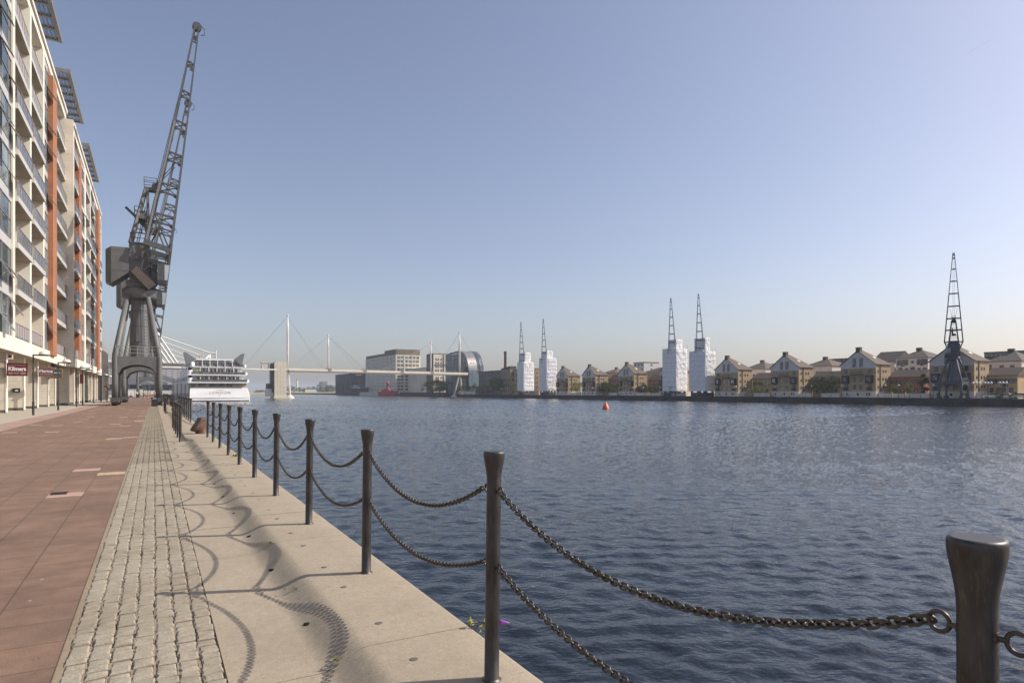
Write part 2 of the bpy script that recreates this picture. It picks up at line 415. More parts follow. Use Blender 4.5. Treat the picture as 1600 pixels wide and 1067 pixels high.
# coping: blocks 1.47 m long with a rolled inner edge
m = MB(); BL = 1.47; rc = random.Random(3)
us = [0,.1,.2,.3,.4,.5,.6,.7,.8,.9,1.0]
def crest(y): return 1.075 - .20*rec(y), .80 - .05*rec(y)
def cop_row(y, dz):
    hi, lo = crest(y)
    row = [(.346, GZ-.06),(.346, GZ),(.5, GZ),(.66, GZ)]
    for u in us: row.append((lo+(hi-lo)*u, GZ + (0-GZ)*smooth(u)))
    row += [(1.25,.0),(1.5,.0),(1.685,.0),(1.700,-.004),(1.708,-.014),(1.711,-.03),(1.711,-.34),(1.68,-.36)]
    return [(x, y, z+dz) for x, z in row]
nb = 0; y = 3.59 - 4*BL
while y < 150:
    a, b = y+.004, y+BL-.004; nseg = 10 if y < 40 else 4; dz = rc.uniform(-.002,.002)
    rows = [cop_row(a+(b-a)*i/nseg, dz) for i in range(nseg+1)]; K = len(rows[0])
    for k0, k1, sm_ in ((0,2,False),(1,K-3,True),(K-4,K,True)):
        vs = [p for r in rows for p in r[k0:k1]]; W = k1-k0
        m.add(vs, [(i*W+j, i*W+j+1, (i+1)*W+j+1, (i+1)*W+j) for i in range(nseg) for j in range(W-1)], 0, sm_)
    m.add(rows[0], [tuple(range(K))[::-1]], 0, False); m.add(rows[-1], [tuple(range(K))], 0, False); y += BL
m.box(.346, 1.711, y, Y1, -.36, -.02, 0)
cop = tag(m.build('quay_coping', M['coping']), kind='structure')
m = MB(); m.box(.36, 1.66, -3, 150, -.5, -.115); tag(m.build('joint_filling', M['joint']), kind='structure')
m = MB(); m.box(1.6, 1.69, -60, 418, -3.3, -.35); tag(m.build('near_quay_wall', M['quaywall']), kind='structure')
M['disc'] = pm('lead_disc', (.13,.12,.11), .7, .2)
pl = MB(); pl.lathe([(.024,-.01),(.024,.0022),(.02,.003)], 16); plm = pl.mesh('plug', [M['disc']])
for b in range(-2, 9):
    for o in (.32, 1.17):
        p = link('lifting_plug', plm, cop, (1.229, 3.59+b*BL+o, 0))
hl = MB(); hl.ball((0,0,0), .026, 12, 6, 0, (.8,1.7,.16)); hlm = hl.mesh('drain_hole', [M['hole']])
for b in range(-2, 6):
    h_ = link('drain_hole', hlm, cop, (.885, 3.59+b*BL+.74, GZ+.0215)); h_.rotation_euler = (0,-.30,.5)

# ---- water: real ripples near the quay, bump beyond
def water_mat():
    m, nt, b = newmat('dock_water')
    b.inputs['Base Color'].default_value = lin((.015,.021,.030)); b.inputs['Roughness'].default_value = .06; b.inputs['IOR'].default_value = 1.333
    g = N(nt, 'ShaderNodeNewGeometry')
    r0 = N(nt, 'ShaderNodeMapping'); r0.inputs['Rotation'].default_value = (0,0,.51); nt.links.new(g.outputs['Position'], r0.inputs['Vector'])
    def wave(sx, sy, sc, rot=0, det=3):                                # crests run across the wind
        mp = N(nt, 'ShaderNodeMapping'); mp.inputs['Scale'].default_value = (sx,sy,1)
        nt.links.new(r0.outputs[0], mp.inputs['Vector']); return noise(nt, mp.outputs[0], sc, det, .55)
    h = math_n(nt, 'ADD', math_n(nt, 'MULTIPLY', wave(.62,1,2.1), 1.0), math_n(nt, 'MULTIPLY', wave(.7,1,5.2), .55))
    h = math_n(nt, 'ADD', h, math_n(nt, 'MULTIPLY', wave(.8,1,12.0,0,2), .15))
    big = ramp(nt, wave(.5,1,.022,0,4), [(.38, (.42,.42,.42)), (.62, (1,1,1))])
    h = math_n(nt, 'MULTIPLY', h, big)
    n = N(nt, 'ShaderNodeBump'); n.inputs['Strength'].default_value = 1.0; n.inputs['Distance'].default_value = .105
    nt.links.new(h, n.inputs['Height']); nt.links.new(n.outputs['Normal'], b.inputs['Normal'])
    return m
M['water'] = water_mat()
rw = np.random.default_rng(4)
ncol, nrow = 700, 1100
dd = np.geomspace(1.6, 1700, nrow)                                     # rows get coarser with distance from the near steps
xs = np.linspace(0, 1, ncol)
XX = 1.66 + (188.9+1.2)*0 + (xs[None,:]**1.0)*np.minimum(190.2-1.66, 3.0+dd[:,None]*2.8)
YY = np.repeat((dd - 6.0)[:,None], ncol, 1)
HH = np.zeros_like(XX)
step = np.maximum(np.gradient(dd)[:,None], (XX[:,1]-XX[:,0])[:,None])
wd0 = math.radians(62)
for k in range(46):
    lam = .17*1.043**k*rw.uniform(.9,1.1)
    th = wd0 + rw.normal(0,.62); amp = .0125*lam**.8*rw.uniform(.4,1.0)*.72
    ph = (np.cos(th)*XX + np.sin(th)*YY)*2*pi/lam + rw.uniform(0,2*pi)
    fade = np.clip((lam/step - 3.0)/3.0, 0, 1)
    s_ = np.sin(ph)
    HH += amp*fade*(1.0-2.0*np.abs(np.sin(ph*.5+.3))**1.0 if k % 3 == 0 else s_)
HH *= np.clip((40/ (dd[:,None]+1e-3)), .25, 1)
far_ = np.clip((dd[:,None]-10)/35, 0, 1)
nz = rw.normal(0, 1, HH.shape); nz = (nz + np.roll(nz,1,1) + np.roll(nz,-1,1) + .6*np.roll(nz,1,0))/1.9        # unresolved chop farther out
HH += far_*nz*np.minimum(np.gradient(dd)[:,None], .9)*.072
HH -= HH.mean(axis=1, keepdims=True)
ZZ = WZ + HH
me = bpy.data.meshes.new('water')
vv = np.stack([XX,YY,ZZ], -1).reshape(-1,3)
ii = np.arange(nrow*ncol).reshape(nrow,ncol)
ff = np.stack([ii[:-1,:-1],ii[:-1,1:],ii[1:,1:],ii[1:,:-1]], -1).reshape(-1,4)
me.vertices.add(len(vv)); me.vertices.foreach_set('co', vv.ravel().astype(np.float32))
me.loops.add(ff.size); me.loops.foreach_set('vertex_index', ff.ravel().astype(np.int32))
me.polygons.add(len(ff)); me.polygons.foreach_set('loop_start', np.arange(0, ff.size, 4, dtype=np.int32)); me.polygons.foreach_set('loop_total', np.full(len(ff), 4, dtype=np.int32))
me.update(calc_edges=True); me.polygons.foreach_set('use_smooth', np.ones(len(ff), dtype=bool)); me.materials.append(M['water']); me.validate()
tag(link('dock_water', me), kind='structure')
m = MB(); m.quad((1.66,-400,WZ-.30),(190.2,-400,WZ-.30),(190.2,1700,WZ-.30),(1.66,1700,WZ-.30)); tag(m.build('deep_water', M['water']), kind='structure')

# ================================================================ POSTS, CHAINS, MOORING BOLLARDS
def steel_mat():
    m, nt, b = newmat('brushed_dark_steel')
    v = coords(nt, 'Object', (3,3,1)); f = noise(nt, v, 5, 6, .65)
    c = ramp(nt, f, [(.35, (.050,.045,.042)), (.55, (.085,.080,.078)), (.75, (.13,.115,.10))])
    f2 = noise(nt, coords(nt, 'Object', (30,30,3)), 6, 4)
    c = mix(nt, ramp(nt, f2, [(.55, (0,0,0)), (.75, (.5,.5,.5))]), c, (.17,.155,.14))
    nt.links.new(c, b.inputs['Base Color']); b.inputs['Metallic'].default_value = .75
    nt.links.new(ramp(nt, f, [(.3, (.34,.34,.34)), (.7, (.52,.52,.52))]), b.inputs['Roughness'])
    bump(nt, b, noise(nt, coords(nt, 'Object'), 90, 3), .08, .003)
    return m
M['steel'] = steel_mat()
M['chain'] = pm('weathered_chain_steel', (.095,.082,.070), .42, .7, var=.35, scale=22, col2=(.16,.085,.045), scale2=14, lo=.6, hi=.72, bmp=.15, bscale=180, bdist=.002)
M['rust'] = pm('rusty_iron', (.12,.072,.050), .7, .25, var=.3, scale=6, col2=(.19,.135,.10), scale2=3, bmp=.35, bscale=30)
UZ, LZ = .955, .575
def ring_mb(s):
    r = MB(); R0 = .0215; cy = s*.0735
    r.path([(0, cy+R0*math.cos(t), R0*math.sin(t)) for t in [2*pi*i/16 for i in range(16)]], .0052, 8, 0, True)
    r.tube((0,s*.030,0),(0,s*.054,0), .0075, .006, 8)
    r.tube((0,s*.0335,0),(0,s*.0385,0), .012, .011, 10)
    return r.mesh('eye_ring', [M['chain']])
RING = {1: ring_mb(1), -1: ring_mb(-1)}
sh = MB(); sh.lathe([(.050,-.001),(.050,.004),(.040,.008),(.0372,.012),(.0368,.30),(.0362,1.00),(.0372,1.025),(.0405,1.05),(.0455,1.078),(.0505,1.102),(.0532,1.122),(.0540,1.136),(.0537,1.1435),(.0515,1.1490),(.046,1.1505)], 28)
SHAFT = sh.mesh('shaft', [M['steel']])
ORD = ['first','second','third','fourth','fifth','sixth','seventh','eighth','ninth','tenth','eleventh']
def post(x, y, z, label, group, rings=(1,-1), rz=0):
    t = thing('chain_post', label, 'post', (x,y,z), rz, group)
    a = link('shaft', SHAFT, t)
    if y < 75:
        for s in rings:
            for zz in (UZ, LZ): link('eye_ring', RING[s], t, (0,0,zz))
    t.rotation_euler = (RND.gauss(0,.004), (RND.gauss(.010,.004) if y > 1.5 else -.003), rz)
    return t
def chain_mesh(L, sag, hi):
    p, d = .0262, .0092; rc_ = .0117; ls = .0124/2
    m = MB(); n1, n2 = (14, 6) if hi else (8, 4)
    def pos(s): return Vector((0, s*L, -4*sag*s*(1-s)))
    # walk the curve at equal steps
    NS = 600; pts = [pos(i/NS) for i in range(NS+1)]; acc = [0]
    for i in range(NS): acc.append(acc[-1] + (pts[i+1]-pts[i]).length)
    nl = max(4, round(acc[-1]/p)); j = 0
    if nl % 2 == 0: nl += 1
    for k in range(nl):
        t = acc[-1]*(k+.5)/nl
        while acc[j+1] < t: j += 1
        c = pts[j].lerp(pts[j+1], (t-acc[j])/(acc[j+1]-acc[j])); tg = (pts[j+1]-pts[j]).normalized()
        side = Vector((1,0,0)); nrm = side.cross(tg)
        tw = (pi/4 if k % 2 else -pi/4) + math.sin(k*.35)*.25
        w = side*math.cos(tw) + nrm*math.sin(tw)
        ring = []
        for q in range(n1):
            a = 2*pi*q/n1; ca, sa_ = math.cos(a), math.sin(a)
            ring.append(c + tg*((ls if ca >= 0 else -ls) + rc_*ca) + w*(rc_*sa_))
        m.path(ring, d/2, n2, 0, True)
    return m.mesh('chain', [M['chain']])
LC = PS - 2*.092
CH = {}
def chain(p0, p1, sag, label, group, lod):
    d = Vector(p1)-Vector(p0); key = (round(d.length,2), round(sag,2), lod)
    if key not in CH:
        if lod < 2: CH[key] = chain_mesh(d.length, sag, lod == 0)
        else:
            mm = MB(); mm.path([(0, d.length*i/14, -4*sag*(i/14)*(1-i/14)) for i in range(15)], .0085, 5); CH[key] = mm.mesh('chain', [M['chain']])
    o = link('hanging_chain', CH[key], None, p0); o.rotation_euler = (0,0, math.atan2(-d.x, d.y))
    tag(o, label, 'chain', group); return o
main_n = [n for n in range(-1, 62) if not any(a <= py_(n) <= b for a, b in RECESS) ]
GP = 'steel posts of the chain fence'; GCH = 'chains slung between the fence posts'
def where(n):
    return f'{ORD[n]} post from the camera' if 0 <= n <= 10 else None
seg = {0:'between the camera and the first rusty mooring bollard', 1:'between the first and second rusty mooring bollards', 2:'beyond the second rusty mooring bollard'}
def segi(y): return 0 if y < 25 else (1 if y < 54 else 2)
for n in main_n:
    y = py_(n)
    if n == -1: lb = 'dark steel chain post standing behind the camera beside the nearest one'
    elif n == 0: lb = 'nearest dark flared steel post, cut by the bottom of the picture'
    elif n <= 10: lb = f'dark flared steel chain post on the coping edge, {where(n)}'
    else: lb = f'small dark chain post on the coping edge {seg[segi(y)]}'
    post(PX, y, 0, lb, GP)
for n in main_n:
    if n+1 in main_n:
        y = py_(n)
        for zz, nm, sg in ((UZ,'upper',.215),(LZ,'lower',.175)):
            if n == -1: lb = f'{nm} dark chain running off the nearest post past the picture edge'
            elif n < 10: lb = f'{nm} dark steel chain sagging between the {ORD[n]} and {ORD[n+1]} posts from the camera'
            else: lb = f'{nm} chain on the coping edge posts {seg[segi(y)]}'
            sgv = sg*(1+.05*math.sin(n*2.3)) if n < 10 else sg
            chain((PX, y+.092, zz), (PX, y+PS-.092, zz), round(sgv,2), lb, GCH, 0 if n < 3 else (1 if n < 14 else 2))
# posts set back round the mooring bollards
for ri, (a, b) in enumerate(RECESS):
    last = max([n for n in main_n if py_(n) < a]); first = min([n for n in main_n if py_(n) > b])
    ys = [a - .3 + PS*k for k in range(5)]
    wn_ = 'first' if ri == 0 else ('second' if ri == 1 else 'distant')
    prev = None
    for k, yy in enumerate(ys):
        post(.70, yy, GZ, (f'{ORD[k]} of the posts set back from the edge behind the {wn_} mooring bollard' if ri < 2 else 'far set back post behind one of the distant mooring bollards'), GP)
        if prev is not None:
            for zz, nm, sg in ((UZ,'upper',.215),(LZ,'lower',.175)):
                chain((.70, prev+.092, zz+GZ), (.70, yy-.092, zz+GZ), sg, (f'{nm} chain between the {ORD[k-1]} and {ORD[k]} set back posts by the {wn_} mooring bollard' if ri < 2 else f'{nm} chain on the far set back posts by distant mooring bollards'), GCH, 1 if ri == 0 else 2)
        prev = yy
    for (xa, ya, za), (xb, yb, zb), e in (((PX-.07, py_(last)+.02, 0), (.77, ys[0]+.02, GZ), 'near'), ((.77, ys[-1], GZ), (PX-.07, py_(first), 0), 'far')):
        for zz, nm, sg in ((UZ,'upper',.13),(LZ,'lower',.15)):
            chain((xa,ya,za+zz), (xb,yb,zb+zz), sg, (f'{nm} cross chain stepping inland at the {e} end of the {wn_} mooring bollard' if ri < 2 else f'{nm} far cross chain at the {e} end of distant mooring bollards'), GCH, 1 if ri == 0 else 2)
# mooring bollards: round back with a wide drooping lip towards the promenade
def bollard_mesh():
    m = MB(); NR, NT = 14, 24; vs = []
    for i in range(NR):
        u = i/(NR-1); z = .60*u
        for k in range(NT):
            t = 2*pi*k/NT; cx, sy = math.cos(t), math.sin(t)
            r = .17 + .02*(1-u)**2
            lip = max(0, -cx)**1.5
            bulge = .27*lip*math.exp(-((u-.42-.38*(1-lip))/.22)**2)
            rr = r + bulge
            dz = -.12*lip*math.exp(-((u-.45)/.25)**2)
            vs.append((rr*cx, rr*sy*(1.0), z+dz))
    fs = [(i*NT+k, i*NT+(k+1) % NT, (i+1)*NT+(k+1) % NT, (i+1)*NT+k) for i in range(NR-1) for k in range(NT)]
    m.add(vs, fs, 0, True); m.add(vs[-NT:], [tuple(range(NT))], 0, False)
    m.lathe([(.24,0),(.24,.03),(.19,.05)], 20)
    return m.mesh('mooring_bollard', [M['rust']])
BOL = bollard_mesh()
for ri, (a, b) in enumerate(RECESS):
    o = link('mooring_bollard', BOL, None, (1.44, a+2.1, 0)); o.scale = (.86,.86,.92); o.rotation_euler = (0,0,.35)
    tag(o, ('rusty brown mooring bollard with a drooping lip, the nearest one on the coping' if ri == 0 else 'smaller rusty mooring bollard farther along the coping edge' if ri == 1 else 'tiny rusty mooring bollard far along the coping'), 'bollard', 'rusty mooring bollards')
# weeds in the joints and the butterfly bush on the dock side
M['weed'] = pm('weed_leaf', (.13,.17,.035), .8, var=.35, scale=30)
M['yleaf'] = pm('yellow_leaf', (.42,.40,.05), .7, var=.3, scale=40)
M['purple'] = pm('purple_blossom', (.36,.13,.46), .8, var=.35, scale=60)
M['twig'] = pm('dry_twig', (.12,.08,.05), .9)
def leafquad(m, c, L, W, yaw, pitch, mat):
    d = Vector((math.cos(yaw)*math.cos(pitch), math.sin(yaw)*math.cos(pitch), math.sin(pitch))); s = Vector((-math.sin(yaw), math.cos(yaw), 0))
    c = Vector(c); up = s.cross(d)*-.12*L
    m.add([c, c+d*L*.45+s*W/2+up, c+d*L, c+d*L*.45-s*W/2+up], [(0,1,2,3)], mat, False)
def weed(x, y, z, n, size, label, mats=(0,)):
    m = MB()
    for i in range(n):
        leafquad(m, (RND.gauss(0,size*.35), RND.gauss(0,size*.5), RND.uniform(0,size*.2)), size*RND.uniform(.5,1), size*.3, RND.uniform(0,2*pi), RND.uniform(.1,1.1), RND.choice(mats))
    o = m.build('joint_weed', [M['weed'], M['yleaf']], None, (x,y,z), fix=False); tag(o, label, 'weed', 'weeds growing in the paving joints')
weed(.89, 3.60, -.05, 16, .030, 'small green weed in the coping joint near the fourth-nearest shadow', (0,1))
weed(.93, 5.05, -.05, 14, .026, 'tiny green weed at the foot of the coping step by a joint')
weed(.86, 5.10, -.06, 9, .022, 'sparse green weed just inland of another on the coping step')
weed(.98, 6.55, -.02, 16, .034, 'bright green weed in the far coping joint beyond the third post')
weed(-.47, 3.25, GZ-.01, 22, .040, 'green weed tuft between red slabs and the nearest setts')
weed(-.46, 3.75, GZ-.01, 20, .045, 'larger green weed tuft on the edge of the setts by red paving')
weed(-.47, 3.95, GZ-.01, 10, .03, 'thin weed sprig just past the larger tuft on the setts edge')
weed(1.62, 15.6, -.02, 60, .10, 'yellow green plant hanging over the quay edge by the seventh post', (0,1,1))
weed(1.66, 17.6, -.02, 40, .08, 'low yellow green plant at the quay edge by the eighth post', (0,1))
t = thing('butterfly_bush', 'small butterfly bush with a purple flower growing out of the quay edge', 'plant', (1.70, 3.52, -.015))
m = MB(); m.path([(0,0,-.02),(.02,.01,.02),(.05,.0,.045),(.10,-.02,.05),(.165,-.035,.045)], .003, 5); m.path([(0,0,-.02),(-.01,.03,.03),(0,.045,.075)], .003, 5); m.build('stem', M['twig'], t)
m = MB()
for i in range(26):
    u = RND.random(); leafquad(m, (.02+.13*u, -.03*u+RND.gauss(0,.01), .03+RND.gauss(0,.012)), RND.uniform(.02,.045), .016, RND.uniform(0,2*pi), RND.uniform(-.5,.9), 0 if RND.random() < .5 else 1)
for i in range(10): leafquad(m, (RND.gauss(-.005,.008), .035+RND.gauss(0,.01), .05+RND.gauss(0,.018)), RND.uniform(.02,.04), .016, RND.uniform(0,2*pi), RND.uniform(-.2,1.2), 1)
m.build('foliage', [M['weed'], M['yleaf']], t, fix=False)
m = MB()
for i in range(70):
    u = i/70; r = .014*(1-u)**.7; a = i*2.4; m.ball((.165+.055*u+r*0, -.035-.012*u+r*math.cos(a), .045-.012*u+r*math.sin(a)), .0042, 5, 4)
m.build('flower', M['purple'], t)
# ================================================================ APARTMENT BUILDINGS ON THE LEFT
M['stone'] = brickmat('pale_stone_panels', (.70,.64,.53), (.67,.61,.50), (.48,.43,.36), 1.6, .78, .5, .8, .010)
M['cream'] = pm('cream_render', (.72,.67,.58), .75, var=.07, scale=.7, col2=(.64,.58,.48), scale2=.25, vscale=(1,1,.4))
M['orange'] = brickmat('terracotta_cladding', (.385,.165,.082), (.355,.148,.073), (.21,.09,.05), .60, .22, .5, .8, .010)
M['slab'] = pm('grey_balcony_slab', (.46,.45,.43), .7, var=.08, scale=1.0)
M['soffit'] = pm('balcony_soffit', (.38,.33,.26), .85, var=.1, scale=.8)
M['alu'] = pm('grey_aluminium', (.30,.29,.29), .45, .5, var=.08, scale=3)
M['panel'] = pm('grey_opaque_panel', (.33,.30,.29), .6, .1, var=.06, scale=1.2)
M['railglass'] = glassmat('balcony_glass', (.11,.115,.12), (.22,.205,.19), .14, .9)
M['curtain'] = glassmat('window_glass_with_curtains', (.06,.085,.085), (.30,.34,.33), .05, .22)
M['spandrel'] = pm('pale_spandrel_panel', (.52,.51,.49), .45, .1, var=.06, scale=.8)
M['darkglass'] = glassmat('dark_shop_glass', (.02,.022,.024), (.06,.06,.06), .06, .6)
M['plinth'] = pm('dark_plinth', (.12,.105,.09), .85, var=.2)
M['greysteel'] = pm('grey_painted_steel', (.22,.21,.19), .55, .3, var=.08)
FZ = [5.4, 9.0, 12.45, 15.87, 19.3, 22.7, 26.1, 29.5]
TOPZ = 33.0
def window_unit(root, x, y0, y1, z0, z1, split=.72, open_pane=False, nm='window'):
    m = MB(); t = .06
    m.box(x-.09, x, y0, y0+t, z0, z1); m.box(x-.09, x, y1-t, y1, z0, z1)
    m.box(x-.09, x, y0+t, y1-t, z0, z0+t); m.box(x-.09, x, y0+t, y1-t, z1-t, z1)
    ym = y0+(y1-y0)*split; zm = (z0+z1)/2
    m.box(x-.085, x-.003, ym-.03, ym+.03, z0+t, z1-t)
    m.box(x-.084, x-.004, y0+t, ym-.03, zm-.03, zm+.03); m.box(x-.084, x-.004, ym+.03, y1-t, zm-.03, zm+.03)
    w = m.build(nm, M['alu'], root)
    g = MB(); g.box(x-.06, x-.045, y0+t, y1-t, z0+t, z1-t); g.build('pane', M['curtain'], w)
    if open_pane:
        a = .55; L = (z1-z0)*.48; zt = zm-.05 if RND.random() < .5 else z1-.1
        o = MB(); c0 = (x+.01, zt); c1 = (x+.01+math.sin(a)*L, zt-math.cos(a)*L)
        for yy in (ym+.03, y1-t-.05): o.beam((c0[0],yy,c0[1]), (c1[0],yy,c1[1]), .05, .05)
        o.beam((c1[0],ym+.03,c1[1]), (c1[0],y1-t-.05,c1[1]), .05, .05); o.beam((c0[0],ym+.03,c0[1]), (c0[0],y1-t-.05,c0[1]), .05, .05)
        q = o.build('open_casement', M['alu'], w)
        o = MB(); o.add([(c0[0],ym+.05,c0[1]),(c0[0],y1-t-.07,c0[1]),(c1[0],y1-t-.07,c1[1]),(c1[0],ym+.05,c1[1])], [(0,1,2,3)])
        o.build('open_pane', M['curtain'], w)
    return w
BALC = {}
def balcony(root, X0, y0, y1, z, kind):
    L = y1-y0; key = (round(L,2), kind)
    if key not in BALC:
        pr = .22 if kind == 'glass' else .02
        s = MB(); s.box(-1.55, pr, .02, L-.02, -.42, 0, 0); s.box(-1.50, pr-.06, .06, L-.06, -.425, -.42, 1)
        sm = s.mesh('balcony', [M['slab'], M['soffit']])
        r = MB(); xf = pr-.05; h = 1.15; n = max(2, round(L/1.05))
        r.box(xf-.035, xf+.035, .03, L-.03, h-.05, h); r.box(xf-.025, xf+.025, .03, L-.03, .10, .15)
        r.box(xf-.04, xf+.045, .02, L-.02, .0, .06)
        for k in range(n+1):
            yy = .05+(L-.1)*k/n; w_ = .045 if 0 < k < n else .06
            r.box(xf-.03, xf+.03, yy-w_, yy+w_, .06, h-.05)
        if kind == 'glass':
            for yy in (.05, L-.05): r.box(-1.0+xf, xf-.03, yy-.03, yy+.03, h-.05, h); r.box(-.55+xf, -.5+xf, yy-.03, yy+.03, 0, h-.05)
        rm = r.mesh('railing', [M['alu']])
        g = MB()
        for k in range(n):
            a = .05+(L-.1)*k/n+.06; b = .05+(L-.1)*(k+1)/n-.06
            g.box(xf-.012, xf+.008, a, b, .17, h-.06)
        gm = g.mesh('railing_panel', [M['railglass'] if kind == 'glass' else M['panel']])
        BALC[key] = (sm, rm, gm)
    sm, rm, gm = BALC[key]
    b = link('balcony', sm, root, (X0, y0, z)); link('railing', rm, b); link('railing_panel', gm, b)
    return b
def back_door(root, X0, y0, y1, z, zt):
    x = X0-1.62; w = (y1-y0)
    window_unit(root, x+.12, y0+w*.18, y0+w*.62, z+.02, z+2.35, .5, nm='balcony_door')
def apartment(name, label, X0, bays, yA, yB, roof, zf0=4.34):
    t = thing(name, label, 'building', (0,0,0))
    w = MB()
    w.box(X0-14, X0-1.60, yA, yB, zf0, roof-.2, 0)                                  # body behind the recessed balconies
    w.box(X0-14, X0-1.6, yA, yB, roof-.2, roof, 1)
    w.box(X0-1.6, X0+.10, yA, yB, zf0, 5.40, 1)                                      # fascia above the shops
    w.box(X0-1.6, X0-.02, yA, yB, roof-1.1, roof-.35, 1); w.box(X0-1.6, X0+.14, yA, yB, roof-.35, roof, 1)
    o = w.build('facade_wall', [M['stone'], M['cream']], t)
    for kind, a, b in bays:
        if kind == 'pier':
            p = MB(); p.box(X0-1.6, X0+.03, a, b, 5.40, roof-1.1, 0); p.build('pier', M['cream'], t)
        elif kind == 'orange' or kind == 'orange_flush':
            e = .34 if kind == 'orange' else .05
            p = MB(); p.box(X0-1.6, X0+e, a, b, 5.0 if e > .1 else 5.40, roof-1.9, 0); p.build('terracotta_column', M['orange'], t)
            p = MB(); p.box(X0-1.6, X0-.3, a, b, roof-1.9, roof-1.1, 0); p.build('column_cap', M['cream'], t)
        elif kind == 'glass':
            p = MB()
            for i, z in enumerate(FZ):
                zt = FZ[i+1] if i < 7 else roof-1.1
                if z > roof-2: continue
                p.box(X0-1.6, X0-.10, a, b, zt-.75, zt, 0)
                p.box(X0-1.6, X0-.30, a, b, z, zt-.75, 1)
            p.build('spandrel', [M['spandrel'], M['plinth']], t)
            n = max(1, round((b-a)/3.3))
            for i, z in enumerate(FZ):
                zt = FZ[i+1] if i < 7 else roof-1.1
                for k in range(n):
                    window_unit(t, X0-.06, a+(b-a)*k/n, a+(b-a)*(k+1)/n, z, zt-.75, .70, RND.random() < (.55 if b < 80 else .3))
        elif kind.startswith('balc'):
            for i, z in enumerate(FZ):
                zt = FZ[i+1] if i < 7 else roof-1.1
                k = 'panel' if i in (0, 6, 7) else 'glass'
                balcony(t, X0, a, b, z if i else 5.42, k)
                back_door(t, X0, a, b, z, zt)
            if kind == 'balc_orange':
                p = MB(); p.box(X0-1.59, X0-.5, b-1.9, b-.01, 5.45, roof-1.15, 0); p.build('terracotta_column', M['orange'], t)
    return t
XB = -8.94
A1 = apartment('apartment_building', 'nearer pale apartment block with glass rail balconies and one tall terracotta column', XB,
    [('glass',22,30),('pier',30,30.8),('balc',30.8,37),('pier',37,37.8),('balc',37.8,44.2),('pier',44.2,45),('glass',45,57.95),('pier',57.95,58.8),('balc',58.8,65.2),('pier',65.2,66.0),('balc',66.0,72.4),
     ('pier',72.4,73.2),('glass',73.2,76.2),('orange',76.2,79.1),('pier',79.1,79.6),('balc',79.6,84.9),('balc',85.0,90.0)], 22, 90.4, 34.1)
XC = -8.2
A2 = apartment('apartment_building', 'farther pale apartment block standing forward, with several narrow terracotta columns', XC,
    [('pier',89.7,90.35),('balc_orange',90.4,95.8),('orange_flush',95.8,98.9),('glass',98.9,103.3),('pier',103.3,104.9),('balc',104.9,111.9),('pier',111.9,112.7),('balc',112.7,120.2),
     ('glass',120.3,122.8),('orange',122.8,126.4),('balc',126.5,133.4),('pier',133.4,134.2)], 89.7, 134.2, 32.7)
p = MB(); p.box(XC-12, XC+.04, 89.45, 89.69, 4.34, 32.9); p.build('end_wall', M['stone'], A2)
def shopfronts(root, fins, xf, yA, yB):
    p = MB(); p.box(xf-6, xf-1.75, yA, yB, GZ, 4.34, 0); p.build('shop_wall', [M['stone']], root)
    p = MB(); p.box(xf-1.75, xf+.5, yA, yB, 4.30, 4.345, 0); p.build('soffit', [M['soffit']], root)
    prev = None
    for y in fins:
        f = MB(); f.box(xf-1.75, xf, y, y+.62, GZ+.22, 4.30, 0); f.box(xf-1.74, xf-.02, y+.02, y+.60, GZ, GZ+.22, 1)
        f.build('shop_fin', [M['stone'], M['plinth']], root)
        e = MB(); e.box(xf, xf+.05, y-.02, y+.64, GZ+.05, 4.30, 0); e.build('fin_edge', [M['cream']], root)
        if prev is not None:
            g = MB(); g.box(xf-1.75, xf-1.68, prev+.7, y-.1, GZ+.1, 3.3, 0); g.build('shop_window', [M['darkglass']], root)
        prev = y
shopfronts(A1, [22.5,29.8,37.0,44.4,51.6,58.9,66.3,73.4,80.3,85.6], -9.5, 22, 90.2)
shopfronts(A2, [90.5,96.0,102.5,108.8,115,121.5,128,133.2], -8.75, 89.7, 134.2)
# roof canopies
def canopy(root, xi, xo, y0, y1, z):
    m = MB(); h = .42
    m.box(xo-.32, xo, y0, y1, z, z+h); m.box(xi, xi+.28, y0, y1, z, z+h)
    n = 7
    for k in range(n+1):
        y = y0+(y1-y0-.3)*k/n; m.box(xi+.28, xo-.32, y, y+.3, z+.04, z+h-.04)
    for k in range(4):
        x = xi+.28+(xo-xi-.6)*(k+.5)/4; m.box(x-.05, x+.05, y0+.3, y1-.3, z+.12, z+.2)
    for y in (y0+1, (y0+y1)/2, y1-1): m.box(xi-.6, xi, y-.12, y+.12, z-2.2, z+.2)
    c = m.build('roof_canopy', M['greysteel'], root)
    g = MB(); g.box(xi+.29, xo-.33, y0+.31, y1-.31, z+.25, z+.265); g.build('canopy_glazing', M['skyglass'], c)
def thin_glass():
    m, nt, b = newmat('blue_tinted_canopy_glass'); b.inputs['Base Color'].default_value = lin((.50,.62,.80)); b.inputs['Roughness'].default_value = .1
    b.inputs['Transmission Weight'].default_value = .85; b.inputs['IOR'].default_value = 1.02; return m
M['skyglass'] = thin_glass()
canopy(A1, -9.9, -8.0, 61.5, 77.7, 36.2); canopy(A1, -9.9, -8.0, 84.6, 99.9, 36.2); canopy(A2, -9.9, -8.0, 108.4, 126.5, 36.2)
